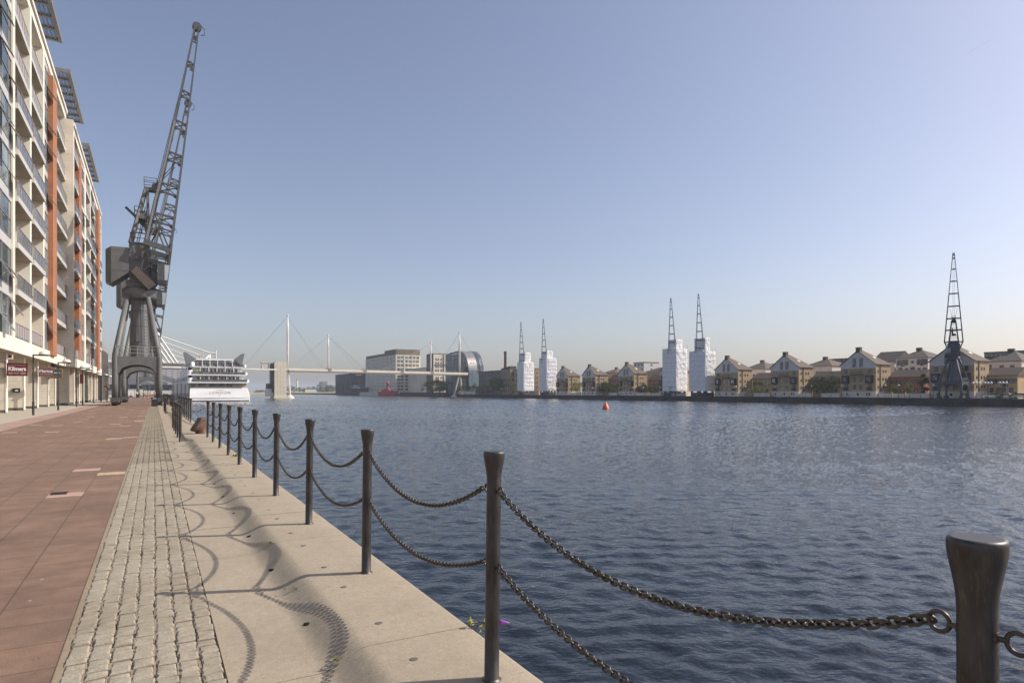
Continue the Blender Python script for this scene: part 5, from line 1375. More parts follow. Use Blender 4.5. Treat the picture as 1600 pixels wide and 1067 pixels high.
for i,(ya,yb,pa,pb,yn) in enumerate(decks):
    z1, z0, zn = sz(ya), sz(yb), sz(yn)-.35
    m = MB(); m.box(sx(pa),sx(pb),.4 if i < 2 else .9,86,z0,z1); dk = m.build('deck', M['shipwhite'], t)
    m = MB(); m.box(sx(pa+7),sx(pb-6),3.4,84,z1,zn); m.build('cabin_wall', M['shipwhite'], dk)
    wa, wb = (sx(pa+ (14 if i != 1 else 18)), sx(pb-12)); k = 11
    for q in range(k):
        a = wa+(wb-wa)*q/k+.22; b = wa+(wb-wa)*(q+1)/k-.22
        g = MB(); g.box(a,b,3.28,3.4,z1+.1,zn-.55); g.build('window', M['shipglass'], dk)
    r = MB(); r.box(sx(pa+6),sx(pb-2),.62 if i < 2 else 1.1,.68 if i < 2 else 1.16,z1+1.0,z1+1.08)
    for q in range(40): x = sx(pa+6)+(sx(pb-2)-sx(pa+6))*q/39; r.tube((x,.65 if i < 2 else 1.13,z1),(x,.65 if i < 2 else 1.13,z1+1.05),.035,n=4)
    rl = r.build('railing', M['winframe'], dk)
    g = MB(); g.box(sx(pa+6)+.05,sx(pb-2)-.05,.66 if i < 2 else 1.14,.67 if i < 2 else 1.15,z1+.05,z1+.95); g.build('railing_panel', M['railglass'], rl)
    c = MB(); c.lathe([(.9,z1-.1),(.9,z1+1.35),(.75,z1+1.55)], 20, (sx(pa+4.0),1.5,0)); c.build('bulwark_drum', M['shipwhite'], dk)
    c = MB(); c.lathe([(.7,z1-.1),(.7,z1+1.0)], 14, (sx(pb-1),1.4,0)); c.build('bulwark_drum', M['shipwhite'], dk)
    s_ = MB(); s_.box(sx(pa)-.05,sx(pa)+.25,2.5,86,z1,zn+.35); s_.build('side_wall', M['shipwhite'], dk)
    for q in range(9): g = MB(); y_ = 5+q*8.6; g.box(sx(pa)-.09,sx(pa)-.04,y_,y_+6.8,z1+.5,zn-.2); g.build('side_window', M['shipglass'], dk)
    for q in range(5): l_ = MB(); x = sx(pa+20)+q*(sx(pb-20)-sx(pa+20))/4; l_.box(x-.14,x+.14,.75,1.0,z1,zn+.36); l_.build('stanchion', M['shipwhite'], dk)
m = MB(); m.box(sx(306.5),sx(366),.9,80,sz(563.2),sz(560.3)); tp = m.build('top_roof', M['shipwhite'], t)
for a,b,c,d,e in ((287,290.5,306.5,303,292),(382.5,379.5,366,370,378)):
    m = MB(); m.prism([(sx(a),sz(551.5)),(sx(b),sz(551.2)),(sx(c),sz(561.5)),(sx(d),sz(564)),(sx(e),sz(572))], 'y', .8, 6.0); m.build('side_fin', M['fingrey'], t)
m = MB(); m.box(sx(319.5),sx(325),30,34,sz(560.5),sz(553)+1.0); m.build('funnel', M['shipbeige'], tp)
m = MB(); m.path([(sx(326),30,sz(558)),(sx(336),30,sz(553)+.8)], .35, 6); m.tube((sx(337),30,sz(560)),(sx(337),30,sz(547)),.25,n=6); m.build('crane_arm', M['shipwhite'], tp)
for i,(px,yy,c) in enumerate(((309,578.6,(.45,.50,.04)),(314.5,590.5,(.45,.50,.04)),(341,590,(.5,.08,.05)),(343,596,(.85,.82,.75)))):
    m = MB(); x = sx(px); m.lathe([(1.0,0),(.75,.35),(.05,.6)], 10, (x,1.9,sz(yy))); m.tube((x,1.9,sz(yy)-1.2),(x,1.9,sz(yy)),.04,n=4); o = m.build('parasol', pm('deck_parasol_cloth', c, .8), None, (22.7,SY,WZ)); tag(o, ['yellow green parasol on the middle stern deck','yellow green parasol on the lowest stern deck','small red parasol on the lowest stern deck','white parasol low on the stern deck'][i], 'parasol')
# glazed gangway between quay and ship
t = thing('gangway','grey glazed gangway shelter between the quay and the white ship','gangway',(0,0,0))
m = MB(); m.box(6.3,11.6,268,300,-1.0,.9,0); m.build('base', M['cabgrey'], t); m = MB(); m.box(6.3,11.6,268,300,.9,4.4); m.build('glazing', pm('smoky_grey_glazing',(.20,.205,.215),.3,var=.15,scale=.3), t)
m = MB(); 
for k in range(5): m.box(6.25+k*1.3,6.37+k*1.3,267.9,268,-1,4.5)
m.tube((6.3,267.9,4.4),(6.3,267.9,6.1),.08,n=5); m.beam((6.3,268,4.7),(11.5,268,7.2),.12); m.build('post', M['winframe'], t)

# ---- exhibition hall and its masts behind the ship
M['hallgrey'] = pm('pale_grey_hall_cladding', (.44,.43,.42), .6, .1, var=.05, scale=.1)
M['hallwhite'] = pm('white_hall_band', (.66,.64,.60), .6, var=.05)
t = thing('exhibition_hall','long pale grey exhibition hall behind the cranes and ship','hall',(0,0,0))
m = MB(); m.box(-85,17,416,520,5.5,17.6,0); m.box(-85,16,417,520,-.1,2.2,1); m.box(-85,15,418,520,2.2,5.5,2); m.box(-86,18,414.5,520,17.6,19.2,3)
m.build('wall', [M['hallgrey'], M['hallwhite'], M['winpane'], M['hallwhite']], t)
m = MB()
for k in range(34): m.box(-84+k*3,-83.93+k*3,415.9,416,5.6,17.5)
m.build('cladding_seam', M['alu'], t)
m = MB(); m.prism([(-85,19.2),(-30,19.2),(-50,22.5),(-85,23.5)], 'y', 416, 520); m.build('roof', pm('tan_hall_roof',(.45,.38,.30),.8), t)
t = thing('roof_mast','white tubular roof masts and stays rising behind the crane legs','mast',(0,0,0))
def hp(x, y, Y=409): X = Xat(x, Y); return (X, Y, Zat(y, X, Y))
for i,(a,b,r) in enumerate((((238,521),(331,552.5),.42),((240,529),(318,557),.36),((243,537),(300,559),.30),((246,546),(290,561),.28),((250,556),(284,566),.25))):
    m = MB(); m.tube(hp(*a), hp(*b), r, n=6); m.build('stay', M['bridgewhite'], t)
for a,b in (((243,516),(277,567)),((241,524),(271,567)),((243,537),(264,567)),((245,550),(256,567))):
    m = MB(); m.tube(hp(*a), hp(*b), .55, n=8); m.build('strut', M['bridgewhite'], t)
m = MB(); m.tube(hp(337,547), hp(337,600), .5, n=8); m.build('end_post', M['bridgewhite'], t)
m = MB(); m.tube(hp(330,552), hp(337,552), .6, n=8); m.build('end_block', M['bridgewhite'], t)
m = MB(); m.tube(hp(243,516), hp(243,600), .7, n=8); m.build('main_mast', M['bridgewhite'], t)

# ---- boats by the far quay
def hull_mesh(L, W, H, mats, sheer=.5, deck_in=.12):
    m = MB(); n = 11; rows = []
    for i in range(n):
        u = -1+2*i/(n-1); w = W/2*(1-abs(u)**3.2*.92); h = H+sheer*u*u
        rows.append([(u*L/2*.94, -w*.75, -.6),(u*L/2*.97, -w, H*.35),(u*L/2, -w, h),(u*L/2, w, h),(u*L/2*.97, w, H*.35),(u*L/2*.94, w*.75, -.6)])
    vs = [p for r in rows for p in r]; K = 6
    m.add(vs, [(i*K+k, i*K+(k+1) % K, (i+1)*K+(k+1) % K, (i+1)*K+k) for i in range(n-1) for k in range(K)]+[tuple(range(K))[::-1], tuple(range((n-1)*K,n*K))], 0, False)
    return m
M['shipred'] = pm('faded_red_ship_paint', (.42,.055,.06), .55, var=.18, scale=.4)
def place_boat(o, px, y=None, X=186): o.location = (X, Yat(px, X), WZ)
t = thing('lightship','red lightship with a lantern tower moored below the mill','ship'); place_boat(t, 606); t.rotation_euler = (0,0,math.radians(-50))
hull_mesh(22,6,3.6,0,1.5).build('hull', M['shipred'], t)
m = MB(); m.box(-6,5,-2,2,3.4,5.2); m.box(-3,2,-1.6,1.6,5.2,6.6); m.build('deckhouse', M['shipred'], t)
m = MB(); m.lathe([(1.4,6.4),(1.0,7.5),(.95,10.5),(1.5,10.6),(1.5,11.0)], 14); m.build('tower', M['shipred'], t)
m = MB(); m.lathe([(1.15,11.0),(1.25,12.6),(.7,13.4),(.1,14.1)], 14); m.tube((0,0,14),(0,0,16.5),.12,n=5); m.beam((-1.2,0,15.4),(1.2,0,15.4),.15); m.build('lantern', M['shipred'], t)
m = MB(); m.tube((-8.5,0,4),(-8.5,0,9),.2,n=6); m.tube((8,0,4.2),(8,0,7.5),.18,n=6); m.build('mast', M['shipred'], t)
t = thing('trawler','dark hulled old ship with a red waterline and white upperworks','ship'); place_boat(t, 561, X=187); t.rotation_euler = (0,0,math.radians(-50))
b_ = hull_mesh(24,6.5,7.0,0,1.6); b_.build('hull', pm('black_hull_paint',(.035,.035,.04),.6,var=.3,scale=.5), t)
b_ = hull_mesh(23,6.55,1.2,0,.2); b_.v = [(x,y*1.02,z+1.5) for x,y,z in b_.v]; b_.build('waterline_band', pm('dull_red_band',(.30,.06,.06),.6,var=.2), t)
m = MB(); m.box(-8,3,-2.3,2.3,7,9.2); m.box(-6,-1,-1.8,1.8,9.2,11); m.build('deckhouse', pm('worn_white_upperworks',(.40,.39,.37),.6,var=.25,scale=.6), t)
m = MB(); m.lathe([(.8,9),(.6,15)], 10, (1.0,0,0)); m.build('funnel', M['red'], t); m = MB(); m.tube((7,0,7.5),(7,0,13),.2,n=6); m.tube((-10,0,7.5),(-10,0,12.5),.2,n=6); m.beam((7,0,12),(3.5,0,9.5),.15); m.build('mast', M['alu'], t)
for (pa,pb,X,lb,mt) in ((535,562,184,'dark floating pontoon with tyres under the old ship',M['farwall']),(562,590,184,'pale concrete pontoon beside the red lightship',M['concrete'])):
    m = MB(); y0,y1 = Yat(pb,X),Yat(pa,X); m.box(X,X+4,y0,y1,WZ-.5,WZ+(3.0 if pa == 535 else 3.4)); tag(m.build('pontoon', mt), lb, 'pontoon')
m = MB(); y0,y1 = Yat(694,187),Yat(625,187); m.box(187,190,y0,y1,WZ-.5,SZ+1.3); tag(m.build('jetty', M['farwall']), 'dark low jetty along the far quay right of the red lightship', 'jetty')
# ---- orange buoy
M['buoy'] = pm('orange_buoy_skin', (.72,.14,.045), .45, var=.08, scale=2)
by = 142*0+ (CAMZ-WZ)*F/(639.2-612); bX = CA*(946.5-241)/F*by
t = thing('marker_buoy','bright orange pointed inflatable buoy floating alone in the dock','buoy',(bX,(by-bX*SA)/CA,WZ))
m = MB(); m.lathe([(.70,-.35),(.80,-.05),(.78,.25),(.62,.62),(.42,1.0),(.22,1.38),(.08,1.62),(.02,1.70)], 20); m.build('body', M['buoy'], t)
m = MB(); m.tube((0,0,1.66),(0,0,1.76),.05,n=6); m.build('ring', M['dark'], t); m = MB(); m.lathe([(.812,-.12),(.82,.0),(.812,.06)], 20); m.build('band', M['shipred'], t)

# ---- trees
LEAFM = {}
def leafmat(name, c1, c2):
    if name not in LEAFM:
        m, nt, b = newmat(name); v = coords(nt, 'Object')
        c = ramp(nt, noise(nt, v, .9, 3), [(.35, c1), (.65, c2)])
        c = mix(nt, .4, c, ramp(nt, noise(nt, v, 6, 2), [(.3, tuple(x*.6 for x in c1)), (.7, tuple(min(1,x*1.35) for x in c2))]))
        nt.links.new(c, b.inputs['Base Color']); b.inputs['Roughness'].default_value = .7; b.inputs['Specular IOR Level'].default_value = .25
        LEAFM[name] = m
    return LEAFM[name]
M['bark'] = pm('tree_bark', (.09,.07,.05), .95, var=.3, scale=2)
KINDS = {'dark': ((.035,.058,.014),(.085,.11,.028)), 'mid': ((.06,.088,.018),(.13,.155,.035)), 'yellow': ((.13,.15,.022),(.26,.25,.045)), 'conifer': ((.016,.034,.014),(.045,.07,.024))}
def tree(label, loc, h, w, kind, trunk=.25, n=1500, leaf=.34, group='trees on the far bank', d=None, seed=0, cone=False, name='leafy_tree'):
    r = random.Random(seed or int(loc[1]*7+w*13)); d = d or w
    t = thing(name, label, 'tree' if 'tree' in name else 'bush', loc, 0, group)
    m = MB(); tr = max(.08, h*.03); zc = h*trunk
    m.path([(0,0,-.05),(.05*h*.2,0,zc*.6),(0,.03*h,zc*1.2),(.03*h,0,h*.62)], [tr,tr*.8,tr*.65,tr*.2], 7)
    for k in range(6):
        a = r.uniform(0,2*pi); zz = zc*(1+.25*k); m.path([(0,0,zz),(math.cos(a)*w*.18,math.sin(a)*d*.18,zz+h*.12),(math.cos(a)*w*.34,math.sin(a)*d*.34,zz+h*.22)], [tr*.4,tr*.25,tr*.08], 5)
    m.build('trunk', M['bark'], t)
    cl = []
    for k in range(int(16+w*2.2)):
        if cone:
            u = r.random(); rad = (1-u)**.8; a = r.uniform(0,2*pi); q = math.sqrt(r.random())*rad
            cl.append((math.cos(a)*w/2*q, math.sin(a)*d/2*q, zc+(h-zc)*u, .12*w+.05))
        else:
            a = r.uniform(0,2*pi); z = r.uniform(-1,1); q = math.sqrt(max(0,1-z*z))*r.uniform(.35,1.0)*r.choice((1,1,.85))
            cl.append((math.cos(a)*w/2*q*.88, math.sin(a)*d/2*q*.88, zc+(h-zc)*(.5+.46*z*r.uniform(.75,1.0)), r.uniform(.10,.19)*min(w,h)))
    m = MB()
    for i in range(n):
        c = r.choice(cl); s = c[3]
        p = Vector((c[0]+r.gauss(0,s*.6), c[1]+r.gauss(0,s*.6), max(.15*zc+.1, c[2]+r.gauss(0,s*.5))))
        L = leaf*r.uniform(.6,1.25); a = Vector((r.gauss(0,1),r.gauss(0,1),r.gauss(0,1))).normalized(); b = a.orthogonal().normalized()
        ang = r.uniform(0,2*pi); b = (b*math.cos(ang)+a.cross(b)*math.sin(ang)); cc = a.cross(b)
        m.add([p-b*L*.5, p+cc*L*.32, p+b*L*.5, p-cc*L*.32], [(0,1,2,3)], 0, False)
    m.build('crown', leafmat('leaf_'+kind, *KINDS[kind]), t, fix=False)
    return t
def ptree(label, pl, pr, yt, kind, X=200, yb=None, **kw):
    yl, yr = Yat(pl, X), Yat(pr, X); yc = (yl+yr)/2; h = Zat(yt, X, yc)-SZ
    return tree(label, (X, yc, SZ), h, abs(yl-yr)*1.05, kind, **kw)
ptree('yellow green bushy tree in front of the low yellow brick link', 1171,1201,600,'yellow',n=1500,trunk=.15)
ptree('biggest dark round tree on the far quay', 1264,1316,585,'dark',X=199,n=4200,trunk=.16,leaf=.38)
ptree('small pale thin tree beside the brick house, left of two', 1389,1406,598,'yellow',n=700,leaf=.28)
ptree('small pale thin tree before the red brick link, right of two', 1408,1430,598,'yellow',n=800,leaf=.28)
ptree('tall dark evergreen left of the house behind the lone crane', 1436,1455,580,'conifer',n=2200,trunk=.05)
ptree('small olive tree beside the wrapped crane base, right of two', 1012,1032,602,'mid',n=1700,leaf=.40)
ptree('small olive tree beside the wrapped crane base, left of two', 992,1013,601.5,'mid',n=1700,leaf=.40)
ptree('round green tree left of two between the farther gabled houses', 934,952,597,'dark',n=2200,leaf=.42)
ptree('round green tree right of two between the farther gabled houses', 948,966,599,'mid',n=2200,leaf=.42)
ptree('bright yellow green tree beside the farthest gabled house', 895,909,596.5,'yellow',n=1600,leaf=.42)
ptree('small tree at the foot of the farthest wrapped crane', 799,808,600,'mid',n=1300,leaf=.42)
ptree('tall rounded tree before the brown warehouse', 767,785,590.5,'mid',n=3800,leaf=.6)
ptree('small yellowish tree under the footbridge tail', 747,759,601.5,'yellow',n=1600,leaf=.55)
ptree('low wide dark bush left of the bridge tail stay', 724,749,602,'dark',n=2600,trunk=.05,leaf=.6)
ptree('big dark tree before the curved glass building', 672,696,594,'dark',X=196,n=5200,trunk=.1,leaf=.75)
ptree('clipped round bush between parked cars', 1555,1568,612.5,'mid',X=195.5,n=700,trunk=.05,leaf=.2,name='round_bush')
ptree('wider clipped bush at the far right beside parked cars', 1577,1594,612.5,'mid',X=195.5,n=800,trunk=.05,leaf=.2,name='round_bush')
ptree('scrubby bush on the quay below the mill', 632,655,612,'yellow',X=196,n=700,trunk=.05,name='round_bush')
# distant shore
fs = [(452,601,'dark'),(459,604,'mid'),(467,605,'dark'),(474,606,'mid'),(483,603.5,'mid'),(490,604,'dark'),(497.5,601,'conifer'),(504,605,'yellow'),(511,606,'mid'),(517,601.5,'dark'),(522,603,'dark')]
for i,(px,yt,kd) in enumerate(fs):
    Y = 1195+(i % 3)*6; X = Xat(px, Y); h = Zat(yt, X, Y)-.6
    tree('hazy tree in the row on the distant shore beyond the bridge', (X,Y,.6), h, 12, kd, n=420, leaf=1.4, trunk=.08, group='trees on the distant shore', seed=50+i)
for i,px in enumerate((402,409,416,421)):
    Y = 1200; X = Xat(px, Y); tree('low hazy tree on the distant shore left of the lift tower', (X,Y,.6), Zat(609.5,X,Y)-.6, 11, 'dark', n=260, leaf=1.4, trunk=.05, group='trees on the distant shore', seed=90+i)
def far_box(name, label, pl, pr, yt, Y, mat, cat='building', depth=20, windows=0, cap=None):
    a, b = Xat(pl,Y), Xat(pr,Y); zt = Zat(yt,(a+b)/2,Y); t = thing(name, label, cat, (a,Y,.5)); m = MB(); m.box(0,b-a,0,depth,0,zt-.5); m.build('wall', mat, t)
    m = MB(); m.box(-.3,b-a+.3,-.3,depth+.3,zt-.5,zt+.4); m.build('roof', cap or M['roofdark'], t)
    for r in range(windows):
        for c in range(4): win(t, ((b-a)*(c+.5)/4,-.06,3+(zt-4)*r/max(1,windows)), (b-a)*.13, (zt-4)/max(1,windows)*.5, 'y', 0)
    return t
far_box('tower_block','hazy grey tower block standing behind the distant trees',502.5,511.5,597,1420,pm('hazy_tower_wall',(.25,.245,.25),.8),'tower block',24,8)
far_box('tower_block','shorter hazy block beside the dark silo building',513.5,521,602.5,1400,pm('brown_tower_wall_far',(.22,.19,.18),.8),'tower block',24,4)
far_box('far_shed','long white shed on the distant shore',476.5,493,608,1190,M['basewhite'],'shed',12)
far_box('far_shed','low brown shed on the distant shore left of the lift tower',398,420,612,1190,M['plinth'],'shed',12)
Y = 1300; X = Xat(464.3,Y); t = thing('far_obelisk','slim pale obelisk tower above the distant trees','tower',(X,Y,.5)); m = MB(); m.lathe([(2.1,0),(1.5,Zat(593,X,Y)-2)], 8); m.build('shaft', M['concrete'], t); m = MB(); m.lathe([(1.6,0),(1.6,1.6)], 8, (0,0,Zat(593,X,Y)-2)); m.build('cap', M['redbrick'], t)

# ---- quayside furniture on the far bank
for i,(pa,pb) in enumerate(((1178,1203),(1250,1268),(1283,1313),(1372,1392),(1395,1413),(1416,1452),(992,1013),(1015,1033),(952,964),(888,906))):
    X = 195.4; y0,y1 = Yat(pb,X),Yat(pa,X); m = MB(); m.box(X,X+.3,y0,y1,SZ,SZ+1.35); t = tag(m.build('garden_wall', M['basewhite']), ['low white garden wall between gabled houses, by the yellow green bush','low white wall piece at the foot of a side wall left of the biggest tree','low white garden wall under the biggest dark tree','low white wall at the corner of the house left of the cream houses','low white wall in front of the two pale trees, left piece','long low white wall before the red brick link','low white wall before two olive trees, left piece','low white wall before two olive trees, right piece','low white wall under the two trees between farther houses','low white wall beside the farthest gabled house'][i], 'wall')
    m = MB(); m.box(X-.08,X+.38,y0-.35,y0,SZ,SZ+1.7); m.build('pier', M['yellowbrick'], t, fix=True)
M['globe'] = pm('white_globe', (.75,.74,.70), .35, var=.03)
lp = thing('globe_lamp','globe lamp','street lamp',(192.6,0,SZ),0,'globe lamps along the far quay')
m = MB(); m.tube((0,0,0),(0,0,3.5),.07,.05,6); m.build('pole', M['polemetal'], lp); m = MB(); m.ball((0,0,3.75),.30,10,6); m.build('globe', M['globe'], lp)
lpx = [(1149.7,'below the house beside the tallest wrapped crane'),(1164.7,'before the side wall near the tallest wrapped crane'),(1253.8,'before the sunlit wall by the biggest tree'),(1268,'at the left edge of the biggest dark tree'),(1315,'at the house corner before the cream gable'),(1383,'before the sunlit wall left of the pale trees'),(1404,'between the two small pale trees'),(1459,'at the left leg of the lone crane'),(926,'beside the middle farther gabled house'),(989,'at the corner of the house beyond the buoy'),(1005,'under the left olive tree by the wrapped crane'),(872,'by the farthest gabled house'),(783,'by the brown warehouse corner'),(766,'left of the tall rounded tree')]
for i,(px,w_) in enumerate(lpx):
    o = lp if i == 0 else dup(lp, (0,0,0), ''); o.location = (192.6, Yat(px,192.6), SZ); o['label'] = 'white globe lamp on the far quay '+w_
l2 = thing('globe_lamp','','street lamp',(192.6,0,SZ),0,'globe lamps along the far quay')
m = MB(); m.tube((0,0,0),(0,0,4.1),.09,.06,6); m.beam((0,-.75,3.9),(0,.75,3.9),.08); m.build('pole', M['polemetal'], l2)
for s in (-.75,0,.75):
    m = MB(); m.ball((0,s,4.2),.32,10,6); m.build('globe', M['globe'], l2)
for i,(px,w_) in enumerate(((1525,'right of the lone crane legs'),(1543.5,'at the house corner past the lone crane'),(1567,'among parked cars'),(1047,'at the corner of the nearer wrapped crane'))):
    o = l2 if i == 0 else dup(l2, (0,0,0), ''); o.location = (192.6, Yat(px,192.6), SZ); o['label'] = 'triple globe lamp on the far quay '+w_
# posts along the far quay edge
q0 = thing('quay_post','small dark post in the long row along the far quay edge','post',(191.5,0,SZ),0,'posts along the far quay edge')
m = MB(); m.lathe([(.06,0),(.055,.9),(.09,1.0),(.09,1.05)], 6); m.build('shaft', M['polemetal'], q0)
q0.location = (191.5, 78, SZ)
for k in range(1,75): dup(q0, (191.5, 78+k*3.1, SZ), q0['label'])
# parked cars
def car_mesh(col):
    t = thing('parked_car','','car',(0,0,0),0,'cars parked on the far quay')
    m = MB(); P = [(-2.1,.35),(-2.1,.85),(-1.95,.95),(-1.5,1.0),(-.95,1.45),(.6,1.48),(1.25,1.0),(1.95,.85),(2.12,.6),(2.1,.35)]
    m.prism(P, 'x', -.82, .82); bd = m.build('body', pm('car_paint', col, .25, .1, var=.02), t)
    for s in (-1,1):
        g = MB(); g.prism([(-1.35,1.02),(-.88,1.39),(.52,1.41),(1.05,1.02)], 'x', s*.815, s*.83); g.build('side_window', M['shipglass'], bd)
        for yy in (-1.3,1.3):
            w_ = MB(); w_.tube((s*.70,yy,.33),(s*.86,yy,.33),.33,n=14); wh = w_.build('wheel', M['wheel'], t); h_ = MB(); h_.tube((s*.86,yy,.33),(s*.87,yy,.33),.19,n=10); h_.build('rim', M['alu'], wh)
    g = MB(); g.add([(-.7,1.21,1.04),(.7,1.21,1.04),(.65,.66,1.46),(-.65,.66,1.46)], [(0,1,2,3)]); g.build('windscreen', M['shipglass'], bd)
    for s in (-.6,.6): g = MB(); g.box(s-.15,s+.15,2.04,2.11,.62,.76); g.build('headlight', M['lampwhite'], bd)
    return t
for i,(px,col,lb,rz) in enumerate(((1551,(.62,.62,.62),'white parked car left of the round clipped bush',.3),(1570,(.50,.51,.52),'silver parked car between the two clipped bushes',.2),(1597,(.55,.56,.58),'pale parked car cut by the right picture edge',.3),(1545,(.05,.05,.06),'dark parked car half behind the white one',.2))):
    c_ = car_mesh(col); c_['label'] = lb; c_.location = (196.5+(2.4 if i == 3 else 0), Yat(px,196.5), SZ); c_.rotation_euler = (0,0,rz)

# ---- people on the promenade
M['skin'] = pm('skin', (.50,.31,.22), .6, var=.05); M['hair'] = pm('brown_hair', (.06,.04,.025), .7)
def skin_obj(name, verts, edges, radii, mat, parent):
    me = bpy.data.meshes.new(name+'_k'); me.from_pydata(verts, edges, []); o = bpy.data.objects.new(name+'_k', me); COL.objects.link(o)
    md = o.modifiers.new('s','SKIN'); md.use_smooth_shade = True; sb = o.modifiers.new('d','SUBSURF'); sb.levels = 1; sb.render_levels = 1
    for i,r in enumerate(radii):
        q = me.skin_vertices[0].data[i]; q.radius = (r,r) if not isinstance(r,tuple) else r
    me.skin_vertices[0].data[0].use_root = True
    dg = bpy.context.evaluated_depsgraph_get(); m2 = bpy.data.meshes.new_from_object(o.evaluated_get(dg)); bpy.data.objects.remove(o); bpy.data.meshes.remove(me)
    m2.materials.clear(); m2.materials.append(mat); return link(name, m2, parent)
def person(label, px, py, top, bottom, hd, step=.28, sit=False, h=1.72, long_legs=False, bag=None):
    D = (CAMZ-GZ)*F/(py-612); X = CA*(px-241)/F*D; Y = (D-X*SA)/CA
    t = thing('person', label, 'person', (X,Y,GZ), hd, None); k = h/1.72; t.scale = (k,k,k)
    hip = .90 if not sit else .42
    def leg(s, st):
        if sit: return [(s*.10,0,hip-.02),(s*.13,.40,hip+.02),(s*.13,.42,.08),(s*.13,.52,.04)]
        return [(s*.095,0,hip-.04),(s*.10,st*.5+.05,.49),(s*.10,st-.03,.09),(s*.11,st+.11,.04)]
    L, R_ = leg(-1,step), leg(1,-step)
    sh_ = hip+.52
    verts = [(0,0,hip),(0,0,hip+.25),(0,0,sh_-.06),(0,.01,sh_+.07),(0,.02,sh_+.17),(0,.025,sh_+.27)]
    edges = [(0,1),(1,2),(2,3),(3,4),(4,5)]; rad = [(.145,.11),(.135,.10),(.165,.11),.055,.085,.085]
    for P in (L,R_):
        b = len(verts); verts += P; edges += [(0,b),(b,b+1),(b+1,b+2),(b+2,b+3)]; rad += [.085,.058,.040,.038]
    for s, sw in ((-1,-step*.6),(1,step*.6)):
        b = len(verts); verts += [(s*.19,0,sh_-.02),(s*.24,sw*.4-.02,sh_-.28),(s*.25,sw+.05,sh_-.50),(s*.25,sw+.08,sh_-.58)]
        edges += [(2,b),(b,b+1),(b+1,b+2),(b+2,b+3)]; rad += [.055,.042,.032,.030]
    skin_obj('body', verts, edges, rad, M['skin'], t)
    tv = [verts[0],verts[1],verts[2]]; te = [(0,1),(1,2)]; tr_ = [(.165,.13),(.155,.125),(.178,.13)]
    for s in (14,18):
        b = len(tv); tv += [verts[s], tuple(Vector(verts[s]).lerp(Vector(verts[s+1]),.7))]; te += [(2,b),(b,b+1)]; tr_ += [.072,.062]
    skin_obj('shirt', tv, te, tr_, pm('shirt_cloth', top, .85, var=.1, scale=8), t)
    pv = [(0,0,hip+.03)]; pe = []; pr_ = [(.165,.135)]
    for P in (L,R_):
        b = len(pv); q = P[:2] if not long_legs else P[:3]
        if not long_legs: q = [P[0], tuple(Vector(P[0]).lerp(Vector(P[1]),.75))]
        pv += q; pe += [(0,b)]+[(b+i,b+i+1) for i in range(len(q)-1)]; pr_ += [.105,.085,.060][:len(q)]
    skin_obj('trousers' if long_legs else 'shorts', pv, pe, pr_, pm('leg_cloth', bottom, .85, var=.1, scale=8), t)
    m = MB(); m.ball((0,.005,sh_+.255),.105,12,8,0,(1,1.1,1.05)); m.v = [p for p in m.v]; hobj = m.build('hair', M['hair'], t)
    m = MB(); m.ball((0,.095,sh_+.20),.022,6,4,0,(.8,1,1.2)); 
    for s in (-1,1): m.ball((s*.032,.085,sh_+.235),.014,6,4,1)
    m.box(-.03,.03,.094,.104,sh_+.145,sh_+.155,2); m.build('face', [M['skin'], M['white'], M['maroon']], t)
    for P in (L,R_):
        m = MB(); f = P[3]; m.box(f[0]-.045,f[0]+.045,f[1]-.19,f[1]+.06,0.002,.085); m.build('shoe', M['dark'], t)
    for s in (17,21):
        m = MB(); c = Vector(verts[s])
        m.ball(tuple(c-Vector((0,0,.02))),.034,8,6,0,(.6,1,1.2))
        for q in range(4): m.path([c+Vector((0,-.025+.017*q,-.05)),c+Vector((0,-.025+.017*q+.004,-.085)),c+Vector((0,-.02+.017*q+.015,-.105-.008*(q in (1,2))))],.0075,5)
        m.path([c+Vector((0,.03,-.02)),c+Vector((0,.05,-.05)),c+Vector((0,.052,-.07))],.008,5); m.build('hand', M['skin'], t)
    if bag:
        m = MB(); m.ball((.32,-.02,hip-.12),.17,10,8,0,(.55,.9,1.1)); o = m.build('shoulder_bag', pm('bag_cloth', bag, .8), None, (0,0,0)); o.location = (X,Y,GZ); o.rotation_euler = (0,0,hd); tag(o, 'dark bag carried by '+label.split(',')[0], 'bag')
    return t
person('person in a white top and dark trousers, walking away under the arch', 214.3,621.8,(.62,.58,.60),(.03,.03,.035),.2,.22,long_legs=True,bag=(.02,.02,.02))
person('person in an olive green shirt and dark shorts, walking', 224.3,624.2,(.10,.105,.05),(.03,.03,.03),3.3,.22)
person('person in a pinkish top, walking beside the olive shirted one', 231.6,623.6,(.50,.28,.24),(.36,.18,.16),3.1,.25)
person('person in a white top behind the litter bin', 235.6,622.4,(.66,.62,.58),(.30,.19,.12),3.0,.2)
person('person in an orange top and blue jeans by the crane leg', 242.0,621.6,(.62,.17,.04),(.10,.16,.30),.1,.15,long_legs=True)
person('person in a dark pink top, sitting low on the promenade', 204.8,620.6,(.40,.10,.18),(.04,.035,.035),1.3,0,True)
person('person in dark clothes, sitting beyond the white topped walker', 218.6,620.0,(.05,.045,.045),(.04,.035,.035),2.0,0,True)
m = MB(); m.box(-1.0,1.0,-.22,.22,.36,.42); [m.box(x-.06,x+.06,-.18,.18,0,.36) for x in (-.7,.7)]
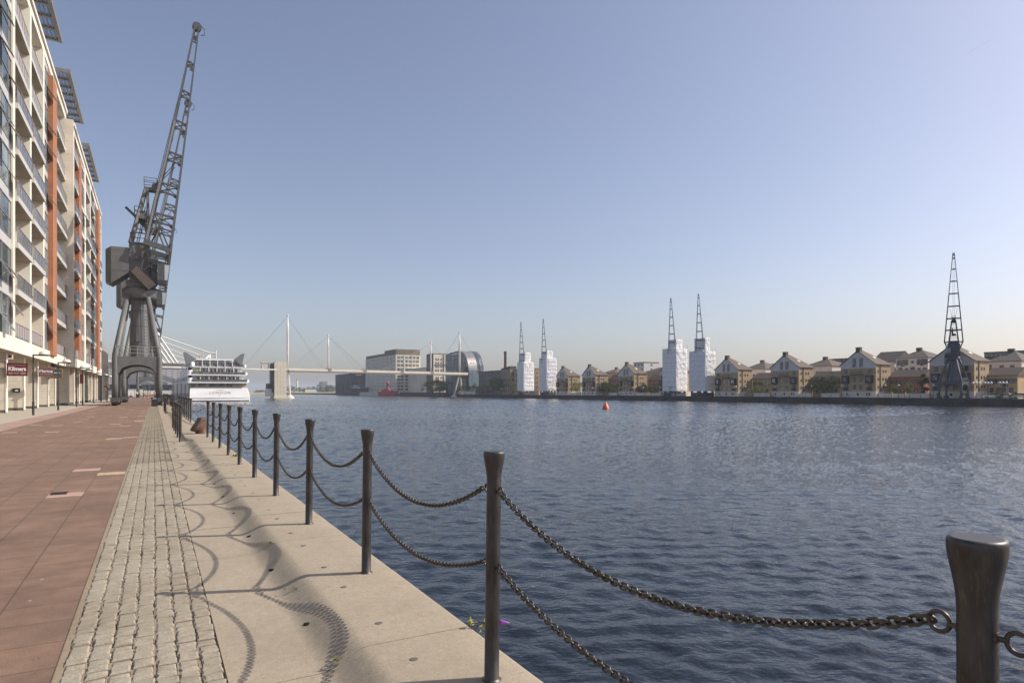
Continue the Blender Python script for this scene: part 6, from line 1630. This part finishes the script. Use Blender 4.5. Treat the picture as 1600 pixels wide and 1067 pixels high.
for px,lb in ((204.8,'low bench under the person in a dark pink top'),(218.6,'low bench under the dark clothed sitter')):
    py = 620.6 if px < 210 else 620.0; D = (CAMZ-GZ)*F/(py-612); X = CA*(px-241)/F*D; me_ = m.mesh('low_bench',[M['cabgrey']]); o = link('low_bench', me_, None, (X,(D-X*SA)/CA,GZ)); o.rotation_euler = (0,0,1.3 if px < 210 else 2.0); tag(o, lb, 'bench')
m = MB(); m.box(-3,3,-1,1,0,2.2); m.box(-3.1,3.1,-1.1,1.1,2.2,2.35); D = 205; X = CA*(206.5-241)/F*D; tag(m.build('white_kiosk', M['hallwhite'], None, (X,(D-X*SA)/CA,GZ)), 'white low kiosk wall seen through the left crane arch', 'kiosk')
# ---- vapour trail high in the sky
def sky_pt(x, y, D=21000):
    r, u = (x-800)/F, (612-y)/F; return Vector((D*(SA+r*CA), D*(CA-r*SA), CAMZ+D*u))
a, b = sky_pt(1490,97), sky_pt(1551,61)
m = MB(); ax = (b-a).normalized(); u_ = ax.cross(Vector((0,0,1))).normalized(); w_ = u_.cross(ax); vs = []
for i in range(17):
    r_ = 2.0+40*(i/16)**1.2 if i < 16 else 14
    for k in range(7): t_ = pi*k/6; vs.append(a.lerp(b,i/16)+u_*math.cos(t_)*r_+w_*math.sin(t_)*r_*.12)
m.add(vs, [(i*7+k, i*7+k+1, (i+1)*7+k+1, (i+1)*7+k) for i in range(16) for k in range(6)], 0, True)      # an open arched veil of ice crystals
im_, nt_, b_ = newmat('ice_trail'); tl = N(nt_,'ShaderNodeBsdfTranslucent'); tl.inputs['Color'].default_value = (1,1,1,1)
nt_.links.new(tl.outputs[0], [q for q in nt_.nodes if q.type == 'OUTPUT_MATERIAL'][0].inputs[0])
tag(m.build('vapour_trail', im_, fix=False), kind='stuff')
# ================================================================ AIR
hm = bpy.data.materials.new('haze'); hm.use_nodes = True
hn = hm.node_tree
for q in list(hn.nodes):
    if q.type != 'OUTPUT_MATERIAL': hn.nodes.remove(q)
pv = hn.nodes.new('ShaderNodeVolumePrincipled'); pv.inputs['Color'].default_value = (.80,.88,1.0,1); pv.inputs['Density'].default_value = .00019
pv.inputs['Anisotropy'].default_value = .0
hn.links.new(pv.outputs[0], [q for q in hn.nodes if q.type == 'OUTPUT_MATERIAL'][0].inputs['Volume'])
m = MB(); m.box(-2600, 4200, -700, 6200, -4.6, 62)
tag(m.build('haze', hm), kind='stuff')
